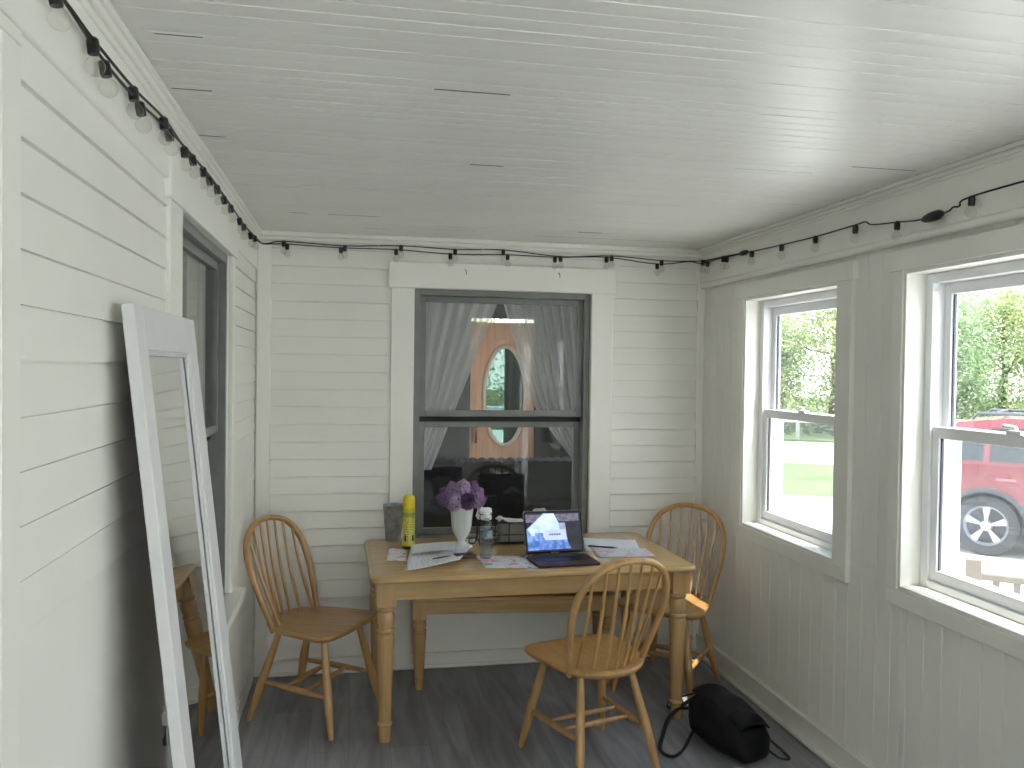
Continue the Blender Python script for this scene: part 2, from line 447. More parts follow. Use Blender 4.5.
# door beside the camera
d = holder('door_1', (XL-.06, .9075, 0)); struct(d, 'painted panel door in the left wall beside the camera', 'door')
mb = MB().box(-.03,-.43,.01,.01,.43,2.15)
mb.build('door_leaf', paint('door_paint', (.42,.44,.38), .4), d, bevel=.003)
mb = MB()
for (a,b,c,e) in ((-.34,-.05,.2,.95),(.05,.34,.2,.95),(-.34,-.05,1.1,1.95),(.05,.34,1.1,1.95)): mb.box(.01,a,c,.018,b,e)
mb.build('door_panel', paint('door_panel_paint', (.42,.44,.38), .4), d, bevel=.006)
mb = MB(); mb.tube([(.01,.38,1.0),(.05,.38,1.0)], .012, 10); mb.sphere((.07,.38,1.0), .028)
mb.build('door_knob', paint('brass', (.55,.38,.14), .25, metal=1), d)
mb = MB()
mb.box(XL, .385, 0, XL+.013, .47, 2.17); mb.box(XL, 1.345, 0, XL+.013, 1.42, 2.17); mb.box(XL, .385, 2.17, XL+.014, 1.42, 2.195)
struct(mb.build('trim_4', M['trim'], bevel=.003), 'white casing around the left wall door', 'door casing')

# ---- back wall
BWIN = (.333, 1.35, .70, 2.12)
placeB = lambda u, o, z: (u, YB-o, z)
mb = MB()
for (a,b,z0,z1) in cut(XL-TW, XR+TW, 0, ZC, [BWIN]): mb.box(a, YB, z0, b, YB+TW, z1)
siding(mb, cut(-.433, .205, .10, ZC-.045, []), placeB, 1.462, .0948, .022)
siding(mb, cut(1.478, 2.0, .10, ZC-.045, []), placeB, 1.434, .0948, .022)
mb.box(.205, YB-.008, .085, 1.478, YB, .60)
siding(mb, cut(.205, 1.478, 2.262, ZC-.045, []), placeB, 1.462, .0948)
struct(mb.build('wall_back', M['white'], smooth=0), 'white lapped siding wall of the house, behind the table', 'wall')
mb = MB()
mb.box(XL+.016, YB-.02, 0, -.433, YB, ZC-.04); mb.box(2.0, YB-.02, 0, XR, YB, ZC-.04)          # corner boards
mb.box(XL, YB-.028, ZC-.05, XR, YB, ZC-.025); mb.box(XL, YB-.016, ZC-.075, XR, YB, ZC-.05); mb.box(XL, YB-.045, ZC-.026, XR, YB, ZC)
struct(mb.build('trim_5', M['trim'], bevel=.006), 'white corner boards and cove on the back wall', 'moulding')
PB = lambda u, dd, z: (u, YB+dd, z)
w = grey_window('window_2', PB, BWIN[0], BWIN[1], BWIN[2], BWIN[3], 1.405, fw=.07)
w['label'] = 'dark grey double-hung house window with sheer curtains behind the table'; w['category'] = 'window'
mb = MB()
mb.box(.205, YB-.026, .60, .333, YB, 2.12); mb.box(1.35, YB-.026, .60, 1.478, YB, 2.12); mb.box(.19, YB-.034, 2.12, 1.498, YB, 2.264)
mb.box(.19, YB-.07, .66, 1.498, YB+.02, .70); mb.box(.205, YB-.024, .57, 1.478, YB, .66)
struct(mb.build('trim_6', M['trim'], bevel=.004), 'white casing and sill around the back window', 'window casing')
mb = MB(); mb.box(-.433, YB-.03, 0, 2.0, YB, .085); mb.tube([(-.433,YB-.034,.012),(2.0,YB-.034,.012)], .012, 8)
struct(mb.build('baseboard_back', M['trim'], bevel=.004), 'white baseboard along the back wall', 'baseboard')

# ---- right wall: vertical boards and a row of white vinyl double-hung windows
WZ0, WZ1 = .867, 2.07
RW = [(3.212,4.075),(1.90,2.785),(.55,1.50),(-1.40,-.04),(-2.84,-1.66)]  # last three openings are out of view, added to bring in daylight
RZ = [.867,.867,.867,.16,.16]  # last two reach lower to brighten the left wall
holes = [(a,b,z,WZ1) for (a,b),z in zip(RW,RZ)]
mb = MB()
for (a,b,z0,z1) in cut(YN-TW, YB+TW, -.12, ZC+.10, holes): mb.box(XR+.002, a, z0, XR+TW, b, z1)
y = YB
while y > YN:
    a = max(y-.094, YN)
    for (p,q,z0,z1) in cut(a, y-.0018, 0, ZC, holes):
        if q-p > .003: mb.box(XR, p, z0, XR+.004, q, z1)
    y -= .094
wr = mb.build('wall_right', M['white'], smooth=0, bevel=.0015, seg=1); struct(wr, 'white vertical board wall with the porch windows, right side', 'wall')
mb = MB()
mb.box(XR-.022, YN, 2.185, XR, YB, ZC); 
mb.tube([(XR-.022,YN,2.185),(XR-.022,YB-.02,2.185)], .017, 12)
for k,(h,o) in enumerate(((.04,.03),(.028,.042),(.014,.056))): mb.box(XR-o, YN, ZC-h, XR, YB, ZC-h+.014)
struct(mb.build('trim_7', M['trim'], bevel=.003), 'white frieze board above the porch windows', 'moulding')
mb = MB(); mb.box(XR-.02, YN, 0, XR, YB, .115); mb.tube([(XR-.026,YN,.012),(XR-.026,YB,.012)], .014, 8); mb.box(XR-.026, YN, .105, XR, YB, .118)
struct(mb.build('baseboard_right', M['trim'], bevel=.004), 'white baseboard along the right wall', 'baseboard')

def porch_window(n, y0, y1, label, WZ0=.867):
    root = holder('window_%d' % n, (XR, (y0+y1)/2, WZ0)); struct(root, label, 'window')
    h = (y1-y0)/2; H = WZ1-WZ0
    zr0, zr1 = 1.445-WZ0, 1.487-WZ0                                   # meeting rail
    c = MB(); t = -.024
    c.box(t,-h-.10,0,0,-h,H); c.box(t,h,0,0,h+.062,H)
    c.box(t-.006,-h-.118,H,0,h+.075,H+.078)
    c.box(t-.001,-h-.10,-.062,0,h+.062,0)
    c.build('casing', M['trim'], root, bevel=.003)
    j = MB()
    j.box(-.018,-h,0,.125,-h+.014,H); j.box(-.018,h-.014,0,.125,h,H); j.box(-.018,-h+.014,H-.014,.125,h-.014,H); j.box(-.02,-h+.014,0,.13,h-.014,.016)
    j.build('jamb', M['trim'], root, bevel=.002)
    f = MB()
    f.box(.066,-h+.014,.016,TW-.002,-h+.05,H-.014); f.box(.066,h-.05,.016,TW-.002,h-.014,H-.014)
    f.box(.067,-h+.05,H-.05,TW-.002,h-.05,H-.014); f.box(.067,-h+.05,.016,TW-.002,h-.05,.045)
    f.build('frame', M['vinyl'], root, bevel=.003)
    a = h-.05
    for nm, z0, z1, d in (('upper_sash', zr0, H-.05, .118), ('lower_sash', .045, zr1, .078)):
        s = MB(); w = .034
        s.box(d,-a,z0,d+.03,-a+w,z1); s.box(d,a-w,z0,d+.03,a,z1); s.box(d,-a+w,z1-.042,d+.03,a-w,z1); s.box(d,-a+w,z0,d+.03,a-w,z0+.042)
        so = s.build(nm, M['vinyl'], root, bevel=.003)
        gk = MB()
        gk.box(d+.01,a-w-.006,z0+.04,d+.02,a-w+.002,z1-.04)
        gk.build('gasket', paint('grey_gasket', (.10,.10,.13), .6), so, smooth=0)
        MB().box(d+.013,-a+w-.004,z0+.038,d+.017,a-w+.004,z1-.038).build('pane', M['glass'], so, smooth=0)
    lk = MB()
    lk.box(.070,-.03,zr1,.098,.03,zr1+.012); lk.tube([(.084,0,zr1+.006),(.08,.0,zr1+.022),(.075,.045,zr1+.026)], .007, 8)
    lk.build('sash_lock', M['vinyl'], root)
    sf = MB(); d = .158
    sf.box(d,-a-.004,.05,d+.01,-a+.05,zr0+.03); sf.box(d,a-.045,.05,d+.01,a+.004,zr0+.03); sf.box(d,-a+.05,.05,d+.01,a-.045,.075); sf.box(d,-a+.05,zr0,d+.01,a-.045,zr0+.03)
    sfo = sf.build('screen_frame', M['vinyl'], root, bevel=.002)
    MB().box(d+.004,-a+.04,.07,d+.0045,a-.04,zr0+.01).build('insect_screen', M['screen'], sfo, smooth=0)
    return root
porch_window(3, *RW[0], 'white vinyl porch window farther from the camera, looking onto lawn and trees')
porch_window(4, *RW[1], 'white vinyl porch window nearer the camera, with the red car outside')
porch_window(5, *RW[2], 'unseen white porch window beside the camera, added to bring daylight', RZ[2])
porch_window(6, *RW[3], 'unseen tall porch window behind the camera, added to bring daylight', RZ[3])
porch_window(7, *RW[4], 'last unseen tall porch window near the end wall, added to bring daylight', RZ[4])

# ---- end wall behind the camera with a wide window added out of view to bring daylight
NW = (-.42, .80, .16, 2.07)
mb = MB()
for (a,b,z0,z1) in cut(XL-TW, XR+TW, -.12, ZC+.1, [NW]): mb.box(a, YN-TW, z0, b, YN, z1)
struct(mb.build('wall_near', M['white'], smooth=0), 'white end wall of the porch behind the camera', 'wall')
root = holder('window_8', ((NW[0]+NW[1])/2, YN, NW[2])); struct(root, 'unseen wide window added in the end wall behind the camera to bring daylight', 'window')
mb = MB(); a = (NW[1]-NW[0])/2; H = NW[3]-NW[2]
mb.box(-a,-.12,0,-a+.05,.02,H); mb.box(a-.05,-.12,0,a,.02,H); mb.box(-a,-.12,0,a,.02,.05); mb.box(-a,-.12,H-.05,a,.02,H); mb.box(-.03,-.1,0,.03,-.04,H)
mb.build('frame', M['vinyl'], root, bevel=.003)
MB().box(-a+.04,-.075,.04,a-.04,-.07,H-.04).build('pane', M['glass'], root, smooth=0)

# ---- dim house rooms behind the two grey windows
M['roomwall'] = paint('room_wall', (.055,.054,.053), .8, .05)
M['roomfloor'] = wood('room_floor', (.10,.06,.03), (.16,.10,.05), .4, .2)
RX0, RX1, RY0, RY1 = -1.6, 2.10, YB+TW, 8.25
DOORX0, DOORX1 = 1.165, 1.835
OWX = (-.62, .35, .85, 2.1)
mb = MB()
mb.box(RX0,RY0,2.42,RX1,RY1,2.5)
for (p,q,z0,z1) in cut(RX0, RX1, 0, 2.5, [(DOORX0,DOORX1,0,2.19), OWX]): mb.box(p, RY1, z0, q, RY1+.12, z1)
LW2 = (5.6, 7.0, .8, 2.05)  # side openings here and opposite, unseen, added to let daylight in
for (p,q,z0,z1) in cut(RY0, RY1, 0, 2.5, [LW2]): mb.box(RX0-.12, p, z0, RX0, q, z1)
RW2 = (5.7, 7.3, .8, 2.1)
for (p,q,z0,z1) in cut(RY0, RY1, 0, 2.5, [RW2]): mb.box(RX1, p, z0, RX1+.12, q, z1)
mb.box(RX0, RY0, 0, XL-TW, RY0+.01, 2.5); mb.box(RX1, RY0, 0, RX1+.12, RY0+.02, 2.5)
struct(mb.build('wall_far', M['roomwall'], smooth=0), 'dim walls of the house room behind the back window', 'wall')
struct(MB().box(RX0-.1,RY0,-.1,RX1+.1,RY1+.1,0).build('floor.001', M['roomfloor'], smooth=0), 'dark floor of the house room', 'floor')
for k, (nm, lab, box) in enumerate((('window_9','far window of the house room seen through the left sheer curtain',(OWX[0],RY1+.03,OWX[2],OWX[1],RY1+.07,OWX[3])),)):
    root = holder(nm, (box[0],box[1],box[2])); struct(root, lab, 'window')
    w_, h_ = box[3]-box[0], box[5]-box[2]
    mb = MB(); mb.box(0,0,0,.05,.05,h_); mb.box(w_-.05,0,0,w_,.05,h_); mb.box(0,0,0,w_,.05,.05); mb.box(0,0,h_-.05,w_,.05,h_); mb.box(0,0,h_/2-.025,w_,.05,h_/2+.025)
    mb.build('frame', M['trim'], root); MB().box(.04,.02,.04,w_-.04,.025,h_-.04).build('pane', M['glass'], root, smooth=0)
# front door of the house with its oval light
d = holder('door_2', ((DOORX0+DOORX1)/2, RY1+.04, 0)); struct(d, 'salmon wooden front door with oval glass seen through the back window', 'door')
ocx, ocz, oa, ob = 1.522-(DOORX0+DOORX1)/2, 1.405, .200, .490
hw = (DOORX1-DOORX0)/2 - .004
n = 40
ring_o = []; ring_i = []
for k in range(n):
    w_ = 2*pi*k/n; cx, cz = cos(w_), sin(w_)
    ring_i.append((ocx+oa*cx, ocz+ob*cz))
    tx = ((hw-ocx) if cx > 0 else (hw+ocx))/max(abs(cx),1e-6); tz = ((2.15-ocz) if cz > 0 else (ocz-.01))/max(abs(cz),1e-6)
    t_ = min(tx, tz); ring_o.append((ocx+t_*cx, ocz+t_*cz))
# snap the corner samples of the outer ring to the true corners
for cxn, czn in ((-hw,.01),(hw,.01),(-hw,2.15),(hw,2.15)):
    k = min(range(n), key=lambda i: (ring_o[i][0]-cxn)**2+(ring_o[i][1]-czn)**2); ring_o[k] = (cxn, czn)
mb = MB()
mb.rings([[(x,0,z) for x,z in ring_o],[(x,0,z) for x,z in ring_i],[(x,.045,z) for x,z in ring_i],[(x,.045,z) for x,z in ring_o],[(x,0,z) for x,z in ring_o]], cap=False)
mb.build('door_leaf', wood('salmon_door', (.62,.33,.20), (.74,.42,.27), .4, .1, (30,30,3)), d, smooth=0)
mb = MB(); mb.tube([(ocx+(oa+.012)*cos(2*pi*k/n), -.012, ocz+(ob+.012)*sin(2*pi*k/n)) for k in range(n)], .02, 8, closed=True)
mb.build('oval_moulding', paint('oval_frame', (.66,.56,.42), .35), d)
MB().prism([(ocx+oa*cos(2*pi*k/n), ocz+ob*sin(2*pi*k/n)) for k in range(n)], .018, .024)
g = MB(Matrix(((1,0,0,0),(0,0,1,0),(0,1,0,0),(0,0,0,1))))
g.prism([(ocx+oa*1.01*cos(2*pi*k/n), ocz+ob*1.01*sin(2*pi*k/n)) for k in range(n)], .018, .024)
g.build('oval_pane', glass('dim_oval_glass', (.34,.42,.40)), d, smooth=0)
g = MB(Matrix(((1,0,0,0),(0,0,1,0),(0,1,0,0),(0,0,0,1))))
half = [(ocx+oa*.99*cos(-pi/2+pi*k/24), ocz+ob*.99*sin(-pi/2+pi*k/24)) for k in range(25)]
g.prism(half, .030, .033); g.build('lace_panel', paint('white_lace', (.80,.81,.84), .8, .08, 30), d, smooth=0)
mb = MB(); mb.tube([(-.275,-.03,.93),(-.275,-.05,1.0),(-.275,-.05,1.1),(-.275,-.02,1.18)], .014, 8); mb.sphere((-.275,-.045,1.22), .03)
mb.build('door_handle', paint('brass_handle', (.7,.55,.3), .25, metal=1), d)
mb = MB(); mb.box(-hw+.1,-.008,.25,hw-.1,0,.75)
mb.build('door_panel', wood('salmon_panel', (.60,.32,.19), (.70,.40,.25), .4, .1), d, bevel=.006)
# left room, only a dark box with a blind behind the pane
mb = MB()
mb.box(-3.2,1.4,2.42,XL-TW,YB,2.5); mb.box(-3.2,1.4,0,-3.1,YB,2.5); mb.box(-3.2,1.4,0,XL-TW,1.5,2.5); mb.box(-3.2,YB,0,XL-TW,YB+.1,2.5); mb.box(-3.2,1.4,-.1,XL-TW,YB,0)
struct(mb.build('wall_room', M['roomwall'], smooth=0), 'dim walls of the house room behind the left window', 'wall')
def drape(t):
    return .012*sin(t*34)+.007*sin(t*71+1)
mb = MB().grid(lambda s, t: (XL-TW-.04+drape(s), 2.60+1.16*s, .72+1.5*t), 120, 3)
cu = mb.build('window_curtain', paint('grey_curtain', (.21,.22,.195), .85, .05), smooth=60, thick=.002)
tag(cu, 'plain grey curtain hanging behind the left house window', 'curtain')
# sheer curtains of the back window, parted from the middle of the rod
CY = YB+TW+.06
def left_sheer(s, t):
    z = 2.13 - 1.05*t
    xr = max(.852 - .385*(2.10-z), .46 + .02*sin(t*30)); xl = .26 + .02*t
    x = xl + (xr-xl)*s
    return (x, CY + .015*(1-.3*t)*sin(s*48+1.2*t*s) + .006*sin(s*23+5*t), z)
tag(MB().grid(left_sheer, 110, 26).build('sheer_curtain', M['curtain'], smooth=80), 'white sheer curtain swept to the left inside the back window', 'curtain')
def right_sheer(s, t):
    z = 2.13 - 1.20*t
    xl = .868 + .30*(2.10-z) + .55*max(0, 1.50-z)**1.25; xr = 1.42
    x = xr + (min(xl,1.38)-xr)*s
    return (x, CY + .018*sin(s*60+2*t) + .006*sin(s*19+6*t), z)
tag(MB().grid(right_sheer, 130, 26).build('sheer_curtain', M['curtain'], smooth=80), 'white sheer curtain swept to the right inside the back window', 'curtain')
rod = MB().tube([(.2,CY,2.145),(1.5,CY,2.145)], .008, 8)
tag(rod.build('curtain_rod', paint('rod_metal', (.5,.5,.5), .3, metal=1)), 'thin curtain rod across the top of the back window', 'curtain rod')
# dark sofa and its scalloped throw, low in the room
t = thing('sofa', 'dark sofa standing in the dim room behind the back window', 'sofa', (1.02,6.3,0))
dk = paint('dark_upholstery', (.018,.018,.02), .9, .15, 20)
MB().box(-.88,-.4,.12,.88,.35,.45).build('sofa_base', dk, t, bevel=.04)
MB().box(-.88,-.42,.3,.88,-.2,.97).build('sofa_back', dk, t, bevel=.06, seg=3)
for s_ in (-1,1): MB().box(s_*.88-.1,-.4,.1,s_*.88+.1,.38,.62).build('sofa_arm', dk, t, bevel=.05, seg=3)
MB().box(-.85,-.2,.45,.85,.33,.56).build('sofa_cushion', dk, t, bevel=.03)
for a_ in (-.85,.85):
    for b_ in (-.33,.28): MB().tube([(a_,b_,0),(a_,b_,.13)], .03, 10).build('sofa_foot', M['black_plastic'], t)
mb = MB()
def throw(s, tt):
    e = 1.0 + .014*abs(sin(s*pi*14))
    pth = [(5.872,.60),(5.872,e),(6.115,e),(6.115,.72)]
    k = min(int(tt*3), 2); q = tt*3-k
    return (.78+1.0*s, pth[k][0]+(pth[k+1][0]-pth[k][0])*q, pth[k][1]+(pth[k+1][1]-pth[k][1])*q)
tag(mb.grid(throw, 140, 9).build('throw_blanket', paint('charcoal_throw', (.03,.03,.032), .95, .3, 30), smooth=50, thick=.004), 'charcoal throw with scalloped edge over the dark sofa back', 'blanket')
# ------------------------------------------------------------------ bow-back chairs
def make_chair(label, loc, rz):
    t = thing('dining_chair', label, 'chair', loc, rz, 'bow-back wooden chairs around the table'); t.scale = (1.04,1.04,1.02)
    ZS = .452
    half = [(.212,0),(.211,.09),(.203,.165),(.186,.205),(.155,.222),(.11,.222),(.02,.212),(-.07,.197),(-.14,.172),(-.195,.128),(-.228,.068),(-.238,0)]
    out = [(x,y,0) for x,y in half] + [(x,-y,0) for x,y in half[-2:0:-1]]
    out = [(p.x,p.y) for p in catmull(out, 3, closed=True)]
    sc = lambda k, z: [(x*k,y*k,z) for x,y in out]
    mb = MB()
    rings = [sc(.86,ZS-.036), sc(.93,ZS-.030), sc(.985,ZS-.018), sc(1,ZS-.010), sc(.995,ZS-.003), sc(.975,ZS)]
    rings += [sc(.80,ZS-.004), sc(.55,ZS-.008), sc(.25,ZS-.009), sc(.02,ZS-.009)]
    mb.rings(rings); mb.build('seat', M['wood'], t, smooth=50)
    # bow
    lean = radians(18); bx = -.128
    bow2 = [(.168,-.02),(.176,.04),(.193,.13),(.206,.22),(.208,.29),(.199,.355),(.172,.415),(.128,.458),(.068,.483),(0,.491)]
    pts = [(s,h) for s,h in bow2] + [(-s,h) for s,h in bow2[-2::-1]]
    P3 = lambda s, h: Vector((bx - h*sin(lean) - .02*(h/.49)**2, s, ZS-.012 + h*cos(lean)))
    path = catmull([P3(s,h) for s,h in pts], 5)
    n = len(path)
    rad = [.0135 + .0035*min(1, min(i, n-1-i)/(n*.16)) for i in range(n)]
    MB().tube(path, rad, 10, up=(1,0,.25), flat=.82).build('back_bow', M['woodz'], t, smooth=60)
    # spindles
    for k in range(7):
        q = (k-3)/3
        sb = q*.128; xb = -.195 + .078*q*q
        stp = q*.158
        # height of the bow at that spread
        hb = None
        for (s0,h0),(s1,h1) in zip(bow2[4:], bow2[5:]):
            if s1 <= abs(stp) <= s0: hb = h0 + (h1-h0)*(s0-abs(stp))/(s0-s1)
        top = P3(stp, hb-.004); base = Vector((xb, sb, ZS-.014))
        pp = []; rr_ = []
        for i in range(9):
            u = i/8; pp.append(base.lerp(top, u) + Vector((-.010*sin(pi*u),0,0))); rr_.append(.0062 + .0026*sin(pi*min(1,u*1.3))*(1-u*.5))
        MB().tube(pp, rr_, 8).build('spindle', M['woodz'], t)
    # legs
    tops = {}
    for nm, (ax, ay), (fx, fy) in (('f',(.125,.135),(.215,.205)), ('r',(-.125,.115),(-.245,.185))):
        for s in (-1, 1):
            a = Vector((ax, s*ay, ZS-.028)); f = Vector((fx, s*fy, 0))
            pp = [a.lerp(f,u) for u in (0,.1,.3,.5,.62,.72,.85,1)]
            MB().tube(pp, [.0135,.0148,.0175,.0195,.0195,.018,.0145,.0115], 12).build('leg', M['woodz'], t)
            tops[(nm,s)] = (a, f)
    side = {}
    for s in (-1, 1):
        a, f = tops[('f',s)]; p = a.lerp(f, .60)
        a, f = tops[('r',s)]; q = a.lerp(f, .57)
        side[s] = (p, q)
        pp = [p.lerp(q,u) for u in (0,.15,.35,.5,.65,.85,1)]
        MB().tube(pp, [.008,.0105,.0135,.0145,.0135,.0105,.008], 10).build('side_stretcher', M['woodz'], t)
    for u in (.36, .64):
        a = side[-1][0].lerp(side[-1][1], u); b = side[1][0].lerp(side[1][1], u)
        pp = [a.lerp(b,w) for w in (0,.15,.35,.5,.65,.85,1)]
        MB().tube(pp, [.007,.0095,.0125,.0135,.0125,.0095,.007], 10).build('cross_stretcher', M['woodz'], t)
    return t
make_chair('honey wood bow-back chair by the left wall, at the left end of the table', (-.15,4.075,0), radians(-33))
make_chair('honey wood bow-back chair in front of the table with its back to the camera', (1.015,3.42,0), radians(105))
make_chair('honey wood bow-back chair in the right corner, behind the black bag', (1.665,4.15,0), radians(227))

# ------------------------------------------------------------------ table
TZ = .757
tb = thing('dining_table', 'pale wooden dining table with turned legs and a crowded top', 'table', (.849,4.092,0), radians(1.2))
def rrect(a, b, r, n=7):
    out = []
    for cx, cy, w0 in ((a-r,b-r,0),(-a+r,b-r,pi/2),(-a+r,-b+r,pi),(a-r,-b+r,1.5*pi)):
        for k in range(n+1):
            w = w0 + pi/2*k/n; out.append((cx+r*cos(w), cy+r*sin(w)))
    return out
A, Bh = .772, .432
mb = MB()
lp = lambda ins, z: [(x,y,z) for x,y in rrect(A-ins, Bh-ins, max(.012,.05-ins))]
mb.rings([lp(.016,TZ-.030), lp(.004,TZ-.027), lp(0,TZ-.020), lp(.0015,TZ-.012), lp(.007,TZ-.0055), lp(.020,TZ-.0028), lp(.026,TZ-.0034), lp(.029,TZ-.0012), lp(.034,TZ), lp(.2,TZ)])
mb.build('tabletop', M['tablewood'], tb, smooth=50)
AX, AY = .700, .345
mb = MB(); mb.box(-AX,-AY-.012,TZ-.122,AX,-AY+.010,TZ-.029); mb.box(-AX,AY-.010,TZ-.122,AX,AY+.012,TZ-.029)
mb.box(-AX-.012,-AY,TZ-.122,-AX+.010,AY,TZ-.029); mb.box(AX-.010,-AY,TZ-.122,AX+.012,AY,TZ-.029)
mb.build('apron', M['tablewood'], tb, bevel=.002)
def turned_leg(mb, x, y, top, block, w, k=1.0):
    mb.box(x-w/2, y-w/2, top-block, x+w/2, y+w/2, top)
    H = top-block
    pr = [(.0,0),(.0235*k,0),(.0255*k,H*.10),(.0262*k,H*.118),(.031*k,H*.124),(.0325*k,H*.135),(.031*k,H*.146),(.0262*k,H*.152),(.028*k,H*.3),(.0325*k,H*.55),(.0365*k,H*.74),(.0375*k,H*.775),(.036*k,H*.79),
          (.031*k,H*.797),(.0305*k,H*.803),(.0375*k,H*.81),(.0385*k,H*.82),(.037*k,H*.832),(.031*k,H*.838),(.034*k,H*.86),(.0375*k,H*.895),(.0365*k,H*.93),(.031*k,H*.95),(.0295*k,H*.958),(.036*k,H*.968),(.037*k,H*.98),(.033*k,H*.992),(.030*k,H)]
    mb.lathe(pr, 24, (x,y,0))
for x in (-AX, AX):
    for y in (-AY, AY):
        mb = MB(); turned_leg(mb, x, y, TZ-.029, .115, .088, 1.1); mb.build('leg', M['tablelegs'], tb, smooth=45, bevel=.002)
# bench pushed under the far side
bn = thing('bench', 'honey wood bench with turned legs pushed under the table by the wall', 'bench', (.868,4.40,0), radians(-4.5))
BZ = .487; BA, BB = .545, .165
mb = MB()
lp = lambda ins, z: [(x,y,z) for x,y in rrect(BA-ins, BB-ins, max(.008,.03-ins))]
mb.rings([lp(.006,BZ-.026), lp(0,BZ-.018), lp(0,BZ-.008), lp(.004,BZ-.002), lp(.012,BZ), lp(.1,BZ)])
mb.build('bench_seat', M['tablewood'], bn, smooth=50)
bx_, by_ = BA-.042, BB-.045
mb = MB(); mb.box(-bx_,-by_-.01,BZ-.096,bx_,-by_+.01,BZ-.025); mb.box(-bx_,by_-.01,BZ-.096,bx_,by_+.01,BZ-.025); mb.box(-bx_-.01,-by_,BZ-.096,-bx_+.01,by_,BZ-.025); mb.box(bx_-.01,-by_,BZ-.096,bx_+.01,by_,BZ-.025)
mb.build('apron', M['tablewood'], bn, bevel=.002)
for x in (-bx_, bx_):
    for y in (-by_, by_):
        mb = MB(); turned_leg(mb, x, y, BZ-.025, .09, .072, .95); mb.build('leg', M['tablelegs'], bn, smooth=45, bevel=.002)

# ------------------------------------------------------------------ leaning mirror
MW, MH, MT = .68, 1.822, .027
mr = thing('floor_mirror', 'tall white-framed mirror leaning against the left wall', 'mirror', (XL+.262, 1.895, 0), 0)
ang = math.asin(.200/MH)
mr.rotation_euler = (0, -ang, 0)
# local: y along the wall, z up the glass, x = face towards the room
mb = MB(); bl, br, bt = .085, .115, .10
mb.box(-MT,0,0,0,bl,MH); mb.box(-MT,MW-br,0,0,MW,MH); mb.box(-MT,bl,MH-bt,0,MW-br,MH); mb.box(-MT,bl,0,0,MW-br,bt)
mb.build('mirror_frame', M['mirrorframe'], mr, bevel=.0025)
mb = MB(); q = .011
mb.box(-.014,bl,bt,-.007,bl+q,MH-bt); mb.box(-.014,MW-br-q,bt,-.007,MW-br,MH-bt); mb.box(-.014,bl,MH-bt-q,-.007,MW-br,MH-bt); mb.box(-.014,bl,bt,-.007,MW-br,bt+q)
mb.build('inner_lip', paint('mirror_lip', (.62,.62,.63), .35), mr, bevel=.001)
MB().box(-.020,bl-.004,bt-.004,-.0155,MW-br+.004,MH-bt+.004).build('mirror_glass', M['mirror'], mr, smooth=0)
MB().box(-MT+.001,bl-.02,bt-.02,-MT+.004,MW-br+.02,MH-bt+.02).build('backing_board', paint('brown_backing', (.06,.045,.03), .8), mr, smooth=0)

# ------------------------------------------------------------------ black bag on the floor
bagm = paint('black_nylon', (.010,.010,.012), .5, .3, 14, bump=.25, bscale=18, spec=.14)
bag = thing('sling_bag', 'black nylon drawstring-strap bag lying on the floor by the right wall', 'bag', (1.672,3.435,0), radians(-76))
def bagring(x, w, h, z0, sq, n=28, lean=0):
    out = []
    for k in range(n):
        a = 2*pi*k/n
        cx = abs(cos(a))**sq*(1 if cos(a) > 0 else -1); cz = abs(sin(a))**sq*(1 if sin(a) > 0 else -1)
        wr = 1 + .03*sin(5*a+x*31) + .02*sin(9*a-x*47)
        out.append((x + lean*cz, w*cx*wr, z0 + h*(1+cz*wr*.98)))
    return out
mb = MB()
st = [(-.195,.012,.012,.095,1),(-.192,.06,.055,.05,.8),(-.178,.088,.083,.02,.72),(-.14,.105,.102,.002,.68),(-.07,.116,.108,0,.64),(0,.120,.105,0,.62),(.07,.116,.096,0,.62),(.13,.104,.080,.002,.66),(.175,.086,.060,.004,.7),(.195,.055,.040,.02,.8),(.199,.012,.012,.045,1)]
mb.rings([bagring(*s_) for s_ in st])
mb.build('bag_body', bagm, bag, smooth=60)
# top flap, a stitched panel along the top edge
mb = MB()
def flap(s, tt):
    x = -.165+.33*s
    w = .112*(1-.35*max(0,s-.6)); 
    a = radians(35 + 95*tt)
    hh = .107 - .040*max(0, (s-.25))**1.3
    return (x, w*1.04*cos(a)*1.05, hh + hh*1.06*abs(sin(a))**.68 + .004*sin(s*17))
mb.grid(flap, 22, 8); mb.build('bag_flap', bagm, bag, smooth=60, thick=.008)
mb = MB(); mb.tube([flap(s/20,0)[0:3] for s in range(21)], .004, 6); mb.build('zip_seam', paint('black_zip', (.02,.02,.022), .3), bag)
mb = MB(); mb.box(-.06,-.02,.208,-.02,.012,.217); mb.build('fabric_tag', bagm, bag, bevel=.003)
inv = Matrix.Translation(Vector((1.672,3.435,0))) @ Matrix.Rotation(radians(-76),4,'Z')
inv = inv.inverted()
strapm = paint('black_webbing', (.010,.010,.010), .6, .2, 40)
mb = MB(inv); mb.tube(catmull([(1.685,3.725,.13),(1.60,3.745,.075),(1.50,3.70,.03),(1.41,3.56,.009),(1.352,3.43,.009),(1.375,3.365,.009),(1.435,3.40,.009),(1.52,3.51,.012),(1.60,3.62,.022),(1.655,3.69,.05)],6), .0095, 8, flat=.6)
mb.build('shoulder_strap', strapm, bag)
mb = MB(inv); mb.tube(catmull([(1.655,3.735,.05),(1.55,3.83,.02),(1.60,3.92,.02),(1.69,3.80,.10)],6), .006, 8, flat=.6)
mb.build('pull_cord', strapm, bag)
mb = MB(inv); mb.tube(catmull([(1.80,3.40,.075),(1.845,3.36,.04),(1.875,3.30,.014),(1.868,3.255,.010),(1.83,3.27,.012),(1.80,3.34,.03),(1.785,3.39,.05)],6), .007, 8, flat=.6)
mb.build('grab_loop', strapm, bag)
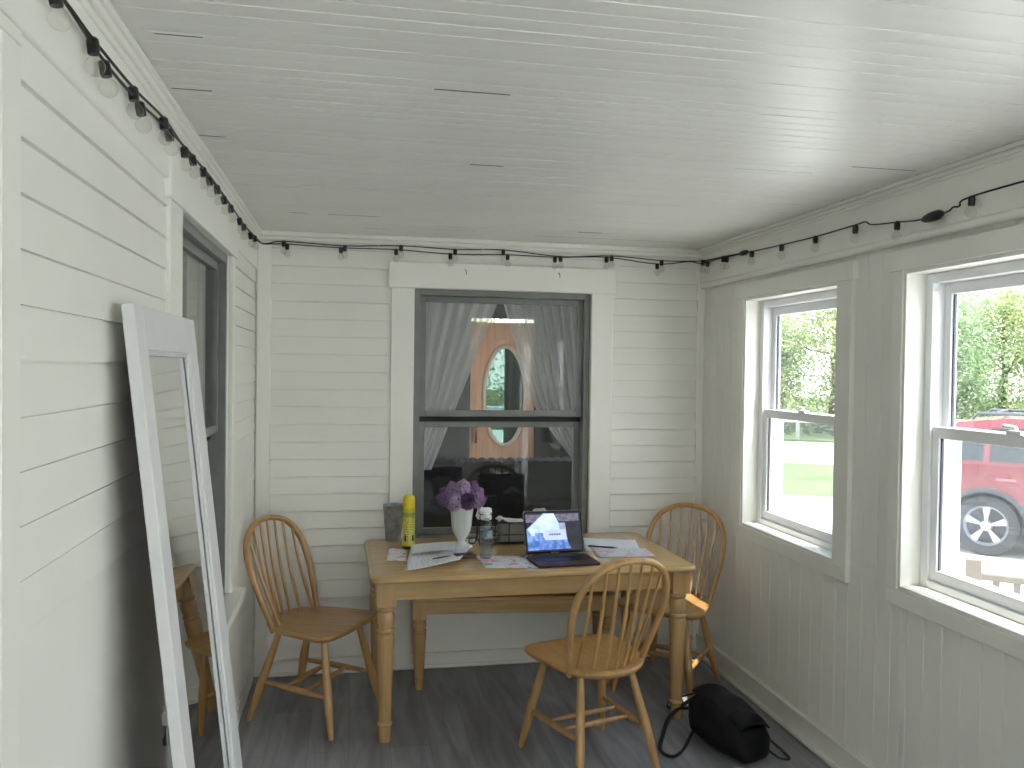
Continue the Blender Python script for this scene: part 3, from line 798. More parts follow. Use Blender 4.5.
# ------------------------------------------------------------------ things on the table (table top at TZ)
# galvanised tumbler
t = thing('metal_tumbler', 'galvanised metal tumbler at the left end of the table', 'tumbler', (.222,4.44,TZ))
galv = paint('galvanised_metal', (.36,.38,.40), .42, .35, 22, metal=.55, bump=.1, bscale=30)
MB().lathe([(.001,.0),(.040,0),(.0415,.004),(.0555,.183),(.0575,.186),(.0575,.191),(.0545,.191),(.0525,.183),(.039,.008),(.001,.008)], 28, caps=False).build('tumbler_body', galv, t)
MB().tube([(.0565*cos(2*pi*k/28), .0565*sin(2*pi*k/28), .189) for k in range(28)], .003, 6, closed=True).build('rolled_rim', galv, t)
# yellow spray can
t = thing('spray_can', 'yellow aerosol spray can standing beside the metal tumbler', 'spray can', (.290,4.245,TZ))
MB().lathe([(.001,0),(.030,0),(.0325,.004),(.0325,.012),(.031,.015),(.001,.015)], 24, caps=False).build('base_rim', paint('can_dark_rim', (.03,.035,.02), .35, metal=.6), t)
MB().lathe([(.001,.014),(.0315,.014),(.0315,.195),(.0325,.200),(.0315,.205),(.028,.212),(.001,.213)], 24, caps=False).build('can_body', paint('can_yellow', (.62,.52,.03), .3, .08, 20), t)
MB().lathe([(.0318,.03),(.0318,.175)], 24, caps=False).build('printed_band', printed('can_print', (.60,.56,.10), (.05,.07,.03), 12, 9, .52, 'Z', .3), t)
MB().lathe([(.0319,.165),(.0319,.185)], 24, caps=False).build('green_band', paint('can_green', (.25,.33,.06), .3), t)
for a0 in (-1.1,-2.4): MB().rings([[(.0322*cos(a),.0322*sin(a),z) for a in (a0+.1*i for i in range(5))] for z in (.04,.07)], cap=False).build('dark_patch', paint('can_dark_patch', (.04,.05,.05), .4), t, smooth=0)
MB().lathe([(.001,.206),(.0305,.206),(.031,.236),(.030,.252),(.0265,.264),(.018,.272),(.001,.274)], 24, caps=False).build('yellow_cap', paint('can_cap', (.80,.66,.02), .35, .05), t)
# vase
t = thing('flower_vase', 'white fluted footed vase holding the purple lilacs', 'vase', (.560,4.225,TZ)); t.scale = (1.24,1.24,1.09)
cer = paint('milk_glass', (.66,.69,.68), .22, .04, 8, coat=.3)
MB().lathe([(.001,0),(.044,0),(.046,.004),(.043,.009),(.026,.017),(.017,.028),(.016,.036),(.023,.050),(.036,.078),(.041,.105),(.0435,.15),(.049,.195),(.056,.222),(.057,.225),(.054,.225),(.047,.195),(.040,.15),(.037,.105),(.03,.075),(.001,.06)], 48, caps=False, lob=lambda w, z: .035*abs(cos(5*w))*(1 if z > .04 else .2)).build('vase_body', cer, t, smooth=50)
# lilac blooms
def lilac_mesh(seed, length, width, M4=None):
    r = random.Random(seed); fl = MB()
    for i in range(380):
        u = r.random()**.85
        prof = sin(pi*min(1,(u*.86+.16)))**.75
        a = r.uniform(0,2*pi); rad = width*prof*r.uniform(.82,1.08)
        c = Vector((rad*cos(a), rad*sin(a), length*u))
        nrm = Vector((cos(a), sin(a), .55*(u-.35)+.25)).normalized()
        t1 = nrm.orthogonal().normalized(); t2 = nrm.cross(t1)
        w0 = r.uniform(0,pi); s = r.uniform(.0060,.0088)
        for k in range(4):
            w = w0 + k*pi/2
            d = t1*cos(w)+t2*sin(w); e = nrm.cross(d)
            fl.add([c, c+d*s*.6+e*s*.42+nrm*.0030, c+d*s*1.25+nrm*.0040, c+d*s*.6-e*s*.42+nrm*.0030], [(0,1,2,3)])
    core = [(.0015,0)]+[(max(.0015,width*.88*sin(pi*min(1,(u*.86+.16)))**.75), length*u) for u in (0.02,.15,.3,.5,.7,.85,.97)]
    nf = len(fl.f); fl.lathe(core, 10); fl.ncore = len(fl.f)-nf
    return fl
lil = [paint('lilac_petals', (.33,.22,.40), .6, .5, 170), paint('pale_lilac_petals', (.48,.36,.54), .6, .45, 170), paint('deep_lilac_petals', (.22,.13,.27), .6, .5, 170)]
lilcore = paint('lilac_shadow', (.07,.035,.08), .8, .3, 60)
stem = paint('lilac_stem', (.10,.14,.05), .6)
VX, VY = .562, 4.225
blooms = [((-.085,-.02,-.002),(-1,-.2,.30),.075,.036,2),((-.050,-.055,-.012),(-.55,-.8,.30),.070,.040,1),((.015,-.06,-.010),(.2,-.9,.35),.070,.040,2),((.065,-.04,-.005),(.9,-.45,.25),.072,.038,0),
          ((-.045,-.005,.030),(-.40,-.15,1),.075,.040,0),((.000,-.02,.045),(.05,-.2,1),.072,.041,1),((.045,-.005,.033),(.45,-.05,1),.075,.040,2),((.0,.045,.020),(.0,.7,.8),.08,.036,2),((-.07,.04,.015),(-.8,.5,.5),.07,.034,2),((.075,.035,.012),(.85,.4,.5),.07,.034,0)]
for i, (c, dv, ln, wd, ci) in enumerate(blooms):
    dv = Vector(dv).normalized()
    loc = Vector((VX, VY, TZ+.246)) + Vector(c)*.75
    b = thing('lilac_bloom', 'purple lilac bloom in the bunch standing in the white vase', 'flower', loc, 0, 'lilac blooms in the vase')
    b.rotation_euler = dv.to_track_quat('Z','Y').to_euler()
    lm_ = lilac_mesh(40+i, ln, wd); po = lm_.build('petals', lil[ci], b, smooth=0); po.data.materials.append(lilcore)
    for f_ in list(po.data.polygons)[-lm_.ncore:]: f_.material_index = 1
    # stem down into the vase
    inv = b.matrix_basis.inverted() if False else (Matrix.Translation(loc) @ dv.to_track_quat('Z','Y').to_matrix().to_4x4()).inverted()
    foot = Vector((VX + c[0]*.12, VY + c[1]*.12, TZ+.085)); neck = Vector((VX + c[0]*.35, VY + c[1]*.35, TZ+.215))
    MB(inv).tube(catmull([loc, neck, foot], 4), .0022, 6).build('stem', stem, b)
# water bottle
t = thing('water_bottle', 'clear ribbed plastic water bottle on the flowered placemat', 'bottle', (.645,3.955,TZ+.003))
pet = glass('clear_plastic', (.93,.95,.96), 1.5, .03, .03, (.75,.80,.85))
pr = [(.001,.0),(.026,0),(.030,.006)]
for k in range(6): pr += [(.0305,.012+.013*k),(.0285,.017+.013*k),(.0305,.022+.013*k)]
pr += [(.030,.096),(.030,.140),(.0305,.145),(.029,.158),(.022,.175),(.014,.187),(.013,.196),(.0145,.198),(.013,.202),(.001,.203)]
MB().lathe(pr, 26, caps=False).build('bottle_body', pet, t, smooth=60)
MB().lathe([(.0304,.098),(.0306,.138)], 26, caps=False).build('bottle_label', paint('bottle_label', (.22,.27,.32), .35, .6, 60), t)
MB().lathe([(.001,.198),(.0155,.198),(.0158,.214),(.0145,.217),(.001,.217)], 22, caps=False, lob=lambda w,z: .02*cos(24*w)).build('bottle_cap', paint('bottle_cap_white', (.8,.82,.84), .4), t)
MB().lathe([(.001,.004),(.0275,.006),(.0278,.10),(.0278,.128),(.001,.128)], 20, caps=False).build('water', glass('water', (.86,.91,.93), 1.33), t)
# flat sheets
def sheet(name, poly, z, mat, lab, cat, group=None, t=.0006, fn=None, curl=None):
    cx = sum(p[0] for p in poly)/len(poly); cy = sum(p[1] for p in poly)/len(poly)
    mb = MB()
    P = [Vector((p[0]-cx,p[1]-cy,0)) for p in poly]
    def f(u, v):
        a = P[0].lerp(P[1],u); b = P[3].lerp(P[2],u); p = a.lerp(b,v)
        return (p.x, p.y, (curl(u,v) if curl else 0))
    mb.grid(f, 14, 14)
    o = mb.build(name, mat, None, smooth=50, loc=(cx,cy,z), thick=t)
    tag(o, lab, cat, group); return o
flo = floral('pink_flower_print', (.72,.72,.76), [(.20,.28,.20),(.72,.20,.40),(.80,.42,.56)], 13)
flo2 = floral('pastel_flower_print', (.70,.72,.78), [(.30,.50,.70),(.78,.30,.45),(.82,.45,.58)], 12)
sheet('placemat', [(.612,3.765),(.872,3.735),(.858,3.985),(.600,4.02)], TZ+.0012, flo, 'flower-printed sheet under the water bottle', 'placemat', t=.0016)
sheet('flower_card', [(.168,3.975),(.262,3.955),(.282,4.19),(.190,4.26)], TZ+.0010, floral('red_flower_print', (.72,.70,.74), [(.10,.16,.22),(.62,.20,.26),(.70,.45,.40)], 13), 'flower-printed card in front of the metal tumbler', 'card', t=.0014)
sheet('printed_flyer', [(.238,3.740),(.505,3.86),(.612,4.20),(.300,4.205)], TZ+.0035, printed('flyer_print', (.80,.81,.85), (.50,.50,.55), 12, 34, .55), 'white printed flyer with a curled corner at the left of the table', 'paper', curl=lambda u,v: .002+.022*max(0,u-.25)**1.1*(1-.5*v))
sheet('printed_flyer', [(.285,4.03),(.50,4.03),(.53,4.215),(.300,4.225)], TZ+.0195, printed('flyer_print_small', (.80,.81,.85), (.52,.52,.57), 8, 30, .56), 'smaller white flyer lying on top of the curled flyer', 'paper', curl=lambda u,v: .005*sin(u*2.5)+.010*u)
o = MB().prism([(-.045,-.004),(0,-.011),(.055,-.003),(.04,.006),(0,.008),(-.04,.005)], 0, .0016).build('flyer_photo', paint('dark_photo', (.03,.035,.05), .4), None, smooth=0)
o.parent = bpy.data.objects['printed_flyer']; o.location = (.01,-.045,.0085); o.rotation_euler = (.02,-.05,.35)
# small dark box under the flyer
t = thing('small_box', 'small dark box propping up the flyer beside the water bottle', 'box', (.545,3.985,TZ), radians(8))
MB().box(-.05,-.028,0,.05,.028,.019).build('box_body', paint('box_dark', (.045,.04,.035), .5), t, bevel=.002)
MB().box(-.0505,-.0285,.013,.0505,.0285,.020).build('box_lid', paint('box_lid_dark', (.06,.055,.05), .5), t, bevel=.002)
sheet('folded_card', [(.415,4.25),(.485,4.24),(.492,4.31),(.425,4.32)], TZ+.001, paint('bluegrey_card', (.30,.34,.42), .5, .3, 25), 'small blue-grey folded card behind the flyer, left of the vase', 'card', t=.004, curl=lambda u,v: .014*(1-abs(2*v-1)))
sheet('envelope', [(.60,4.33),(.70,4.33),(.70,4.41),(.60,4.41)], TZ+.001, paint('envelope_white', (.68,.70,.72), .6), 'white envelope at the back of the table behind the vase', 'envelope', t=.002)
sheet('white_paper', [(1.175,4.05),(1.458,4.02),(1.52,4.285),(1.235,4.39)], TZ+.0010, paint('paper_bluish', (.80,.83,.90), .6, .03, 8), 'large plain white sheet to the right of the laptop', 'paper', t=.001)
sheet('flower_sheet', [(1.20,3.905),(1.485,3.885),(1.495,4.06),(1.215,4.115)], TZ+.0030, flo2, 'pastel flower-printed sheet to the right of the laptop', 'paper', t=.001)
# pen
t = thing('pen', 'dark pen lying on the flowered sheet right of the laptop', 'pen', (1.292,4.098,TZ+.0085), atan2(-.085,.19))
MB().tube([(-.07,0,0),(.045,0,0)], .0042, 10).build('barrel', paint('pen_barrel', (.05,.045,.07), .3), t)
MB().tube([(.045,0,0),(.06,0,0),(.068,0,0)], [.0042,.002,.0008], 10).build('tip', paint('pen_tip', (.4,.4,.42), .3, metal=.9), t)
MB().tube([(-.088,0,0),(-.07,0,0)], .0048, 10).build('pen_cap', M['black_plastic'], t)
MB().box(-.085,-.001,.004,-.05,.001,.006).build('clip', paint('pen_clip', (.5,.5,.5), .3, metal=.9), t)
# wire caddy with napkins
wire = paint('black_wire', (.012,.012,.012), .45, .2)
t = thing('wire_caddy', 'black wire table caddy with scrolled ends behind the water bottle', 'caddy', (.768,4.295,TZ))
mb = MB(); w0 = .0028
for z in (.012,.055,.118):
    mb.tube([(-.11,-.055,z),(.135,-.055,z),(.135,.055,z),(-.11,.055,z)], w0, 6, closed=True)
for x in (-.11,-.03,.045,.135):
    for y in (-.055,.055): mb.tube([(x,y,.003),(x,y,.118)], w0, 6)
for y in (-.03,0,.03): mb.tube([(-.11,y,.012),(.135,y,.012)], w0, 6)
for x in (-.03,.045): mb.tube([(x,-.055,.012),(x,.055,.012)], w0, 6)
mb.build('wire_rack', wire, t)
for sx_, nm in ((-1,'scroll_handle'),(1,'scroll_handle')):
    x0 = -.11 if sx_ < 0 else .135
    pts = [(x0,0,.118),(x0+sx_*.004,0,.06),(x0+sx_*.012,0,.03)] + [(x0+sx_*(.033-.021*cos(a)*(1-a/14)),0,.020+.019*sin(-a)*(1-a/14)) for a in (0.0,.7,1.4,2.1,2.8,3.5,4.2,4.9)]
    MB().tube(catmull(pts,4), .0032, 6).build(nm, wire, t)
mb = MB(); mb.tube([(-.11,-.055,.118),(-.11,-.055,.165),(-.045,-.055,.165),(-.045,-.055,.118)], w0, 6); mb.tube([(-.11,.055,.118),(-.11,.055,.165),(-.045,.055,.165),(-.045,.055,.118)], w0, 6); mb.tube([(-.11,-.055,.165),(-.11,.055,.165)], w0, 6); mb.tube([(-.045,-.055,.165),(-.045,.055,.165)], w0, 6)
mb.build('tall_holder', wire, t)
t = thing('napkin_stack', 'stack of grey napkins with a white one folded on top, in the wire caddy', 'napkins', (.836,4.295,TZ+.016))
MB().box(-.070,-.048,0,.062,.048,.098).build('grey_napkins', paint('grey_paper', (.20,.20,.19), .8, .15, 60, stretch=(1,1,14)), t, bevel=.003)
mb = MB(); mb.grid(lambda u,v: (-.078+.140*u, -.052+.104*v, .1035+.017*math.exp(-((u-.14)/.13)**2)+.003*sin(v*5+u*7)), 18, 10)
mb.build('white_napkin', paint('white_napkin', (.72,.73,.75), .7), t, thick=.005)
def crumple(name, lab, c, r, seed, cat='tissue', sx=1, sz=1):
    rr = random.Random(seed); ph = [rr.uniform(0,6) for _ in range(9)]
    def f(u, v):
        a = 2*pi*u; b = -pi/2 + pi*v
        x,y,z = cos(a)*cos(b), sin(a)*cos(b), sin(b)
        q = 1 + .16*sin(4*x+3*z+ph[0]) + .15*sin(6*y-4*x+ph[1]) + .13*abs(sin(7*z+5*y+ph[2])) + .09*abs(sin(11*x-6*y+ph[3]))
        return (r*sx*q*x, r*q*y, r*sz*q*z)
    o = MB().grid(f, 30, 18).build(name, paint('tissue_white', (.76,.77,.79), .8, .04, 30), None, smooth=25, loc=c)
    return tag(o, lab, cat)
crumple('crumpled_tissue', 'crumpled white tissue in the wire caddy behind the water bottle', (.690,4.295,TZ+.158), .031, 3, sx=1.2)
# white jar of tissues behind the laptop
t = thing('tissue_box', 'small dark tissue box behind the laptop with a white tissue pulled out', 'tissue box', (1.0,4.33,TZ))
mb = MB(); mb.box(-.06,-.055,0,.06,.055,.142); mb.build('box_body', paint('tissue_box_grey', (.07,.07,.075), .5, .2, 20), t, bevel=.003)
def tis(u, v):
    x = -.055+.10*u; w = .022*(1-.3*v)
    return (x + .012*sin(6*v+u*3), (v-.5)*.03 + .016*sin(u*9), .137+.045*sin(pi*min(1,u*.8+.12))*(.7+.3*sin(u*13+v*4)) - .01*v)
MB().grid(tis, 20, 8).build('pulled_tissue', paint('pulled_tissue', (.78,.79,.81), .8), t, thick=.006)
# laptop
lt = thing('laptop', 'open dark laptop with blue and white shapes on its screen', 'laptop', (.990,3.945,TZ), radians(5))
dk_al = paint('dark_aluminium', (.060,.038,.034), .6, .1, 30, metal=.0, spec=.25)
LW, LD = .154, .212
mb = MB(); mb.rings([[(x,y-LD/2-.002,z) for x,y in rrect(LW-i,LD/2-i,.012)] for z,i in ((.0015,.006),(.003,.001),(.011,0),(.0125,.0012))]); mb.build('laptop_base', dk_al, lt, smooth=40)
mb = MB()
for r_ in range(5):
    for c_ in range(13):
        x = -.128+.0197*c_; y = -.045-.0182*r_
        if r_ == 4 and 3 <= c_ <= 7: continue
        mb.box(x,y-.0155,.0124,x+.0172,y,.0138)
mb.box(-.128+.0197*3,-.045-.0182*4-.0155,.0124,-.128+.0197*8-.0025,-.045-.0182*4,.0138)
mb.build('keyboard', M['black_plastic'], lt, smooth=0)
mb = MB(); mb.box(-.055,-.208,.0124,.055,-.142,.0129); mb.build('trackpad', paint('trackpad_dark', (.05,.034,.03), .45, spec=.3), lt, bevel=.0005)
mb = MB(); mb.tube([(-.12,-.001,.0125),(.12,-.001,.0125)], .0055, 10); mb.build('hinge', M['black_plastic'], lt)
lid = MB(); tilt = radians(-15)
LM = Matrix.Translation((0,.002,.014)) @ Matrix.Rotation(tilt,4,'X')
lid.M = LM
LH = .214
XZ = lambda i, y: [(x,y,z+LH/2) for x,z in rrect(LW-i,LH/2-i,.011)]
lid.rings([XZ(.001,-.0005), XZ(0,.001), XZ(0,.0045), XZ(.002,.0058)])
lo = lid.build('laptop_lid', paint('lid_aluminium', (.16,.15,.15), .4, metal=.5), lt, smooth=40)
bz = MB(LM); bz.rings([[(x,-.0008,z+LH/2) for x,z in rrect(LW-.004,LH/2-.004,.008)],[(x,-.0013,z+LH/2) for x,z in rrect(LW-.0045,LH/2-.0045,.008)]]); bz.build('bezel', paint('bezel_black', (.008,.008,.009), .4, spec=.15), lo, smooth=0)
SX0, SX1, SZ0, SZ1 = -LW+.011, LW-.011, .016, LH-.010
def scr(name, uv, d, mat):
    b = MB(LM); pts = [(SX0+(SX1-SX0)*u, -.0013-d, SZ0+(SZ1-SZ0)*v) for u,v in uv]
    n = len(pts); b.add(pts, [tuple(range(n))]); return b.build(name, mat, lo, smooth=0)
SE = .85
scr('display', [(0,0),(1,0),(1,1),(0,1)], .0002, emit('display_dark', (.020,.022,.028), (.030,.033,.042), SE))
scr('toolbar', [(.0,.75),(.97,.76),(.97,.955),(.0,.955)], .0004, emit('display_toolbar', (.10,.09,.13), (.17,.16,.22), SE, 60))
scr('display_blue_shape', [(.02,.03),(.80,.045),(.515,.985),(.315,.985),(.09,.69),(.005,.58)], .0006, emit('display_blue', (.055,.13,.40), (.20,.34,.72), SE, 30))  # angled blue and pale shapes drawn as flat emissive polygons
scr('display_pale_shape', [(.10,.40),(.30,.40),(.33,.30),(.70,.36),(.515,.97),(.33,.97),(.10,.69),(.02,.58)], .0008, emit('display_paleblue', (.40,.56,.95), (.62,.76,1.0), SE, 18))
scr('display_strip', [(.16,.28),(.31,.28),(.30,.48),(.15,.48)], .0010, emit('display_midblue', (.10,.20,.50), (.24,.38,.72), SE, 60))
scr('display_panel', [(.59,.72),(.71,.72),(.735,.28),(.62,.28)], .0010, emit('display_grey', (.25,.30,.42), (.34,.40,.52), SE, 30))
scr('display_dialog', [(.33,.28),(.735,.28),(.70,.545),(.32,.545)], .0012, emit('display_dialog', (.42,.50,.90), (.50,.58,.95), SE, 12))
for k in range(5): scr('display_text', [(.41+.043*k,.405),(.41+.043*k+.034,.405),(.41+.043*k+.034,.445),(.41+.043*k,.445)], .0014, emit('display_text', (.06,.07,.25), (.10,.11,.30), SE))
tcu = bpy.data.curves.new('bezel_word','FONT'); tcu.body = 'MacBook Air'; tcu.size = .0075; tcu.align_x = 'CENTER'
tmp = bpy.data.objects.new('bezel_word', tcu); COL.objects.link(tmp); bpy.context.view_layer.update()
wm = bpy.data.meshes.new_from_object(tmp.evaluated_get(bpy.context.evaluated_depsgraph_get())); bpy.data.objects.remove(tmp)
to = bpy.data.objects.new('bezel_wordmark', wm); COL.objects.link(to); wm.materials.clear(); wm.materials.append(paint('wordmark_grey', (.35,.35,.36), .4))
to.parent = lo; to.matrix_local = LM @ Matrix.Translation((0,-.0016,.0065)) @ Matrix.Rotation(pi/2,4,'X')
# ------------------------------------------------------------------ globe string lights along the top of the walls
def string_light(label, path, socks, loc, extras=()):
    t = thing('string_light', label, 'string light', loc, 0, 'globe string lights along the top of the walls')
    L0 = Vector(loc)
    pts = catmull([Vector(p)-L0 for p in path], 5)
    MB().tube(pts, .0032, 6).build('cord', M['cable'], t)
    for (x,y,z,dx,dy) in socks:
        p = Vector((x,y,z))-L0; dn = Vector((dx,dy,-1)).normalized()
        so = MB().tube([p-dn*.014, p-dn*.010, p-dn*.002, p+dn*.012, p+dn*.019], [.0055,.0105,.0115,.0110,.0105], 10).build('socket', M['black_plastic'], t)
        mb = MB(Matrix.Translation(p+dn*.018) @ dn.to_track_quat('Z','Y').to_matrix().to_4x4())
        R_ = .0185
        mb.lathe([(.008,0),(.009,.004)]+[(R_*cos(a),.0235+R_*sin(a)) for a in (-1.0,-.6,-.2,.2,.6,1.0,1.3,1.55)], 14)
        mb.build('bulb', M['bulb'], so)
    for e in extras: e(t, L0)
    return t
XS = -.488
LA = [(XS,1.70,2.283),(XS,1.994,2.288),(XS,2.298,2.309),(XS,2.568,2.303),(XS,2.876,2.316),(XS,3.158,2.318),(XS,3.504,2.313),(XS,3.904,2.304),(XS,4.33,2.318)]
LB = [(XS,1.495,2.287),(XS,1.776,2.267),(XS,2.055,2.273),(XS,2.357,2.296),(XS,2.689,2.310),(XS,2.99,2.312),(XS,3.321,2.312),(XS,3.77,2.308),(XS,4.16,2.306)]
BA_ = [(-.367,4.588,2.335),(-.047,4.588,2.324),(.255,4.588,2.337),(.553,4.588,2.329),(.825,4.588,2.337),(1.156,4.588,2.313),(1.459,4.588,2.328),(1.763,4.588,2.313)]
BB_ = [(-.349,4.580,2.320),(-.068,4.580,2.312),(.228,4.580,2.314),(.526,4.580,2.302),(.848,4.580,2.310),(1.121,4.580,2.307),(1.426,4.580,2.318),(1.733,4.580,2.291)]
RB_ = [(2.008,4.50,2.305),(2.008,4.249,2.299),(2.008,3.957,2.290),(2.008,3.655,2.280),(2.008,3.36,2.274),(2.008,3.064,2.270),(2.008,2.799,2.242)]
RA_ = [(2.008,4.56,2.318),(2.008,4.29,2.306)]
RC_ = [(2.008,2.417,2.260),(2.008,1.95,2.262),(2.008,1.45,2.262),(2.008,.95,2.262)]
up_ = lambda l, d=.010: [(x,y,z+d) for x,y,z in l]
pathA = [(XS,.9,2.30),(XS,1.30,2.285),(XS,1.537,2.297)] + up_(LA) + [(XS+.01,4.56,2.328),(-.44,4.588,2.332)]
for i, p in enumerate(BA_):
    pathA += up_([p])
pathA += [(1.93,4.588,2.326)] + up_(RA_) + [(2.01,4.06,2.306)]
pathB = [(XS,.9,2.29),(XS,1.25,2.275)] + up_(LB) + [(XS+.01,4.53,2.322),(-.43,4.582,2.328)]
for i, p in enumerate(BB_):
    pathB += up_([p])
pathB += [(1.93,4.584,2.323),(1.99,4.57,2.312)] + up_(RB_[:5]) + up_([RB_[5]],.016) + [(2.008,2.998,2.287),(2.008,2.95,2.268)] + up_([RB_[6]]) + [(2.006,2.70,2.240),(2.004,2.63,2.237)]
pathC = [(2.004,2.56,2.238),(2.006,2.52,2.243),(2.006,2.50,2.252),(2.006,2.47,2.250)] + up_(RC_,.012) + [(2.008,.5,2.28)]
def plug(t, L0):
    p = Vector((2.004,2.655,2.234))-L0; q = Vector((2.004,2.545,2.240))-L0
    MB().tube([p.lerp(q,u) for u in (0,.12,.3,.55,.8,.95,1)], [.005,.012,.016,.0185,.017,.010,.004], 10).build('connector', M['black_plastic'], t)
def plug2(t, L0):
    p = Vector((2.008,4.09,2.305))-L0; q = Vector((2.008,4.00,2.306))-L0
    MB().tube([p.lerp(q,u) for u in (0,.2,.5,.8,1)], [.005,.013,.014,.012,.005], 10).build('end_plug', M['black_plastic'], t)
hang = lambda l, dx, dy: [(x,y,z,dx,dy) for x,y,z in l]
string_light('upper strand of globe lights along left and back walls, ending in the right corner', pathA, hang(LA,.10,0)+hang(BA_,0,-.06)+hang(RA_,-.05,0), (XS,1.70,2.30), [plug2])
string_light('lower strand of globe lights running on along the right wall to the black connector', pathB, hang(LB,.18,0)+hang(BB_,0,-.10)+hang(RB_,-.05,0), (XS,1.60,2.28), [plug])
string_light('globe lights on the right wall, from the black connector towards the camera', pathC, hang(RC_,-.05,0), (2.004,2.52,2.24))
# white staples that hold the cords, and two bare hooks
stw = paint('white_staple', (.72,.72,.70), .4)
for (x,z) in ((.135,2.348),(.705,2.342),(1.931,2.335)):
    o = MB().tube(catmull([(-.004,.018,-.006),(-.004,-.012,-.006),(0,-.016,0),(.004,-.012,.006),(.004,.018,.006)],3), .0022, 6).build('cable_staple', stw, None, loc=(x,4.589,z))
    tag(o, {.135:'white cable staple above the left end of the window header', .705:'white cable staple above the middle of the window header', 1.931:'white cable staple near the right corner of the back wall'}[x], 'staple', 'staples holding the light cords')
for (x, lab) in ((.611,'left of two small cup hooks on the back window header'),(1.145,'right of two small cup hooks on the back window header')):
    o = MB().tube(catmull([(0,.012,.012),(0,-.004,.012),(.0,-.018,.010),(.002,-.026,.0),(.004,-.020,-.012),(.006,-.008,-.012)],4), .0022, 6).build('cup_hook', paint('hook_metal', (.16,.15,.13), .4, metal=.7), None, loc=(x,YB-.034-.008,2.215))
    tag(o, lab, 'hook', 'hooks on the window header')
# ------------------------------------------------------------------ outside: lawn, drive, road, trees, the red car
GZ = -.40
def ground_band(name, d0, d1, z, mat, lab, cat, w=70, th=.10):
    """strip of ground lying across the view from the windows, between two distances"""
    ax = Vector((.5,.866,0)); sd = Vector((.866,-.5,0))
    mb = MB(Matrix(((sd.x,ax.x,0,0),(sd.y,ax.y,0,0),(0,0,1,0),(0,0,0,1))))
    mb.box(-w,d0,z-th,w,d1,z)
    return struct(mb.build(name, mat, smooth=0), lab, cat)
struct(MB().box(XR+TW+.0,-40,GZ-.3,90,90,GZ-.05).build('ground', paint('pale_gravel', (.62,.60,.57), .9, .08, 1.5), smooth=0), 'pale gravel ground around the house', 'ground')
gr = paint('lawn_green', (.085,.150,.038), .9, .35, 1.2, bump=.3, bscale=40)
mb = MB(); mb.box(XR+TW,-40,GZ-.06,60,13.0-0,GZ-.045)
ground_band('lawn', 15.2, 20.6, GZ-.043, gr, 'strip of green lawn beyond the drive', 'lawn', 60)
ground_band('road', 20.6, 27.0, GZ-.044, paint('pale_road', (.52,.52,.51), .8, .05, 1), 'sunlit pale road beyond the lawn', 'road', 70)
ground_band('verge', 27.0, 75.0, GZ+.02, paint('verge_green', (.06,.09,.03), .9, .3, 1), 'green verge beyond the road where the trees stand', 'ground', 80)
rg = Matrix(((.866,.5,0,0),(-.5,.866,0,0),(0,0,1,0),(0,0,0,1)))
# guard rail along the road
gz = thing('guard_rail', 'grey steel guard rail along the far side of the road', 'guard rail', tuple(rg @ Vector((0,27.4,GZ))), atan2(-.5,.866))
mb = MB(); mb.rings([[(x,y,z) for y,z in ((0,.52),(-.05,.56),(0,.61),(0,.66),(-.05,.71),(0,.76),(.01,.76),(.01,.52))] for x in (-40,40)])
mb.build('rail_beam', paint('galvanised_rail', (.52,.54,.56), .45, .06, 3), gz, smooth=0)
for k in range(-6,7):
    MB().box(k*3-.06,.02,0,k*3+.06,.16,.70).build('rail_post', paint('rail_post', (.26,.26,.25), .7), gz, smooth=0)
# low shrub bank behind the rail
def leafy(seed, n, fn, size, mat_up=.35):
    r = random.Random(seed); mb = MB()
    for i in range(n):
        c = Vector(fn(r)); s = size*r.uniform(.6,1.3)
        nr = Vector((r.uniform(-1,1), r.uniform(-1,1), r.uniform(-.3,1)+mat_up)).normalized()
        a = nr.orthogonal().normalized(); b = nr.cross(a); w = r.uniform(0,pi)
        a, b = a*cos(w)+b*sin(w), b*cos(w)-a*sin(w)
        mb.add([c-a*s, c+b*s*.42+nr*s*.12, c+a*s, c-b*s*.42+nr*s*.12], [(0,1,2,3)])
    return mb
def leafmat(name, c, tr=.35):
    m, nt, N, L, P = new_mat(name)
    out = N['Material Output']
    oi = N.new('ShaderNodeTexCoord'); nz = N.new('ShaderNodeTexNoise'); nz.inputs['Scale'].default_value = .9; nz.inputs['Detail'].default_value = 4
    L.new(oi.outputs['Object'], nz.inputs['Vector'])
    rp = N.new('ShaderNodeValToRGB'); rp.color_ramp.elements[0].position = .3; rp.color_ramp.elements[1].position = .7
    rp.color_ramp.elements[0].color = (*[q*.65 for q in c],1); rp.color_ramp.elements[1].color = (*[min(1,q*1.3) for q in c],1)
    L.new(nz.outputs['Fac'], rp.inputs['Fac']); L.new(rp.outputs['Color'], P.inputs['Base Color']); P.inputs['Roughness'].default_value = .6
    t = N.new('ShaderNodeBsdfTranslucent'); L.new(rp.outputs['Color'], t.inputs['Color'])
    mx = N.new('ShaderNodeMixShader'); mx.inputs[0].default_value = tr
    L.new(P.outputs[0], mx.inputs[1]); L.new(t.outputs[0], mx.inputs[2]); L.new(mx.outputs[0], out.inputs['Surface'])
    return m
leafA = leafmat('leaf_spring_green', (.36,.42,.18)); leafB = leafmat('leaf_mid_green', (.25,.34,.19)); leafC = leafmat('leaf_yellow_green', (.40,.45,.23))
bark = paint('grey_bark', (.13,.11,.09), .9, .25, 12, stretch=(1,1,.2))
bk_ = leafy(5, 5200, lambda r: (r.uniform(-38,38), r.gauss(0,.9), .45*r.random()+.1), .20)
bo = bk_.build('shrub_bank', leafmat('leaf_shade_green', (.045,.070,.035)), None, smooth=0, loc=tuple(rg @ Vector((0,29.4,GZ))))
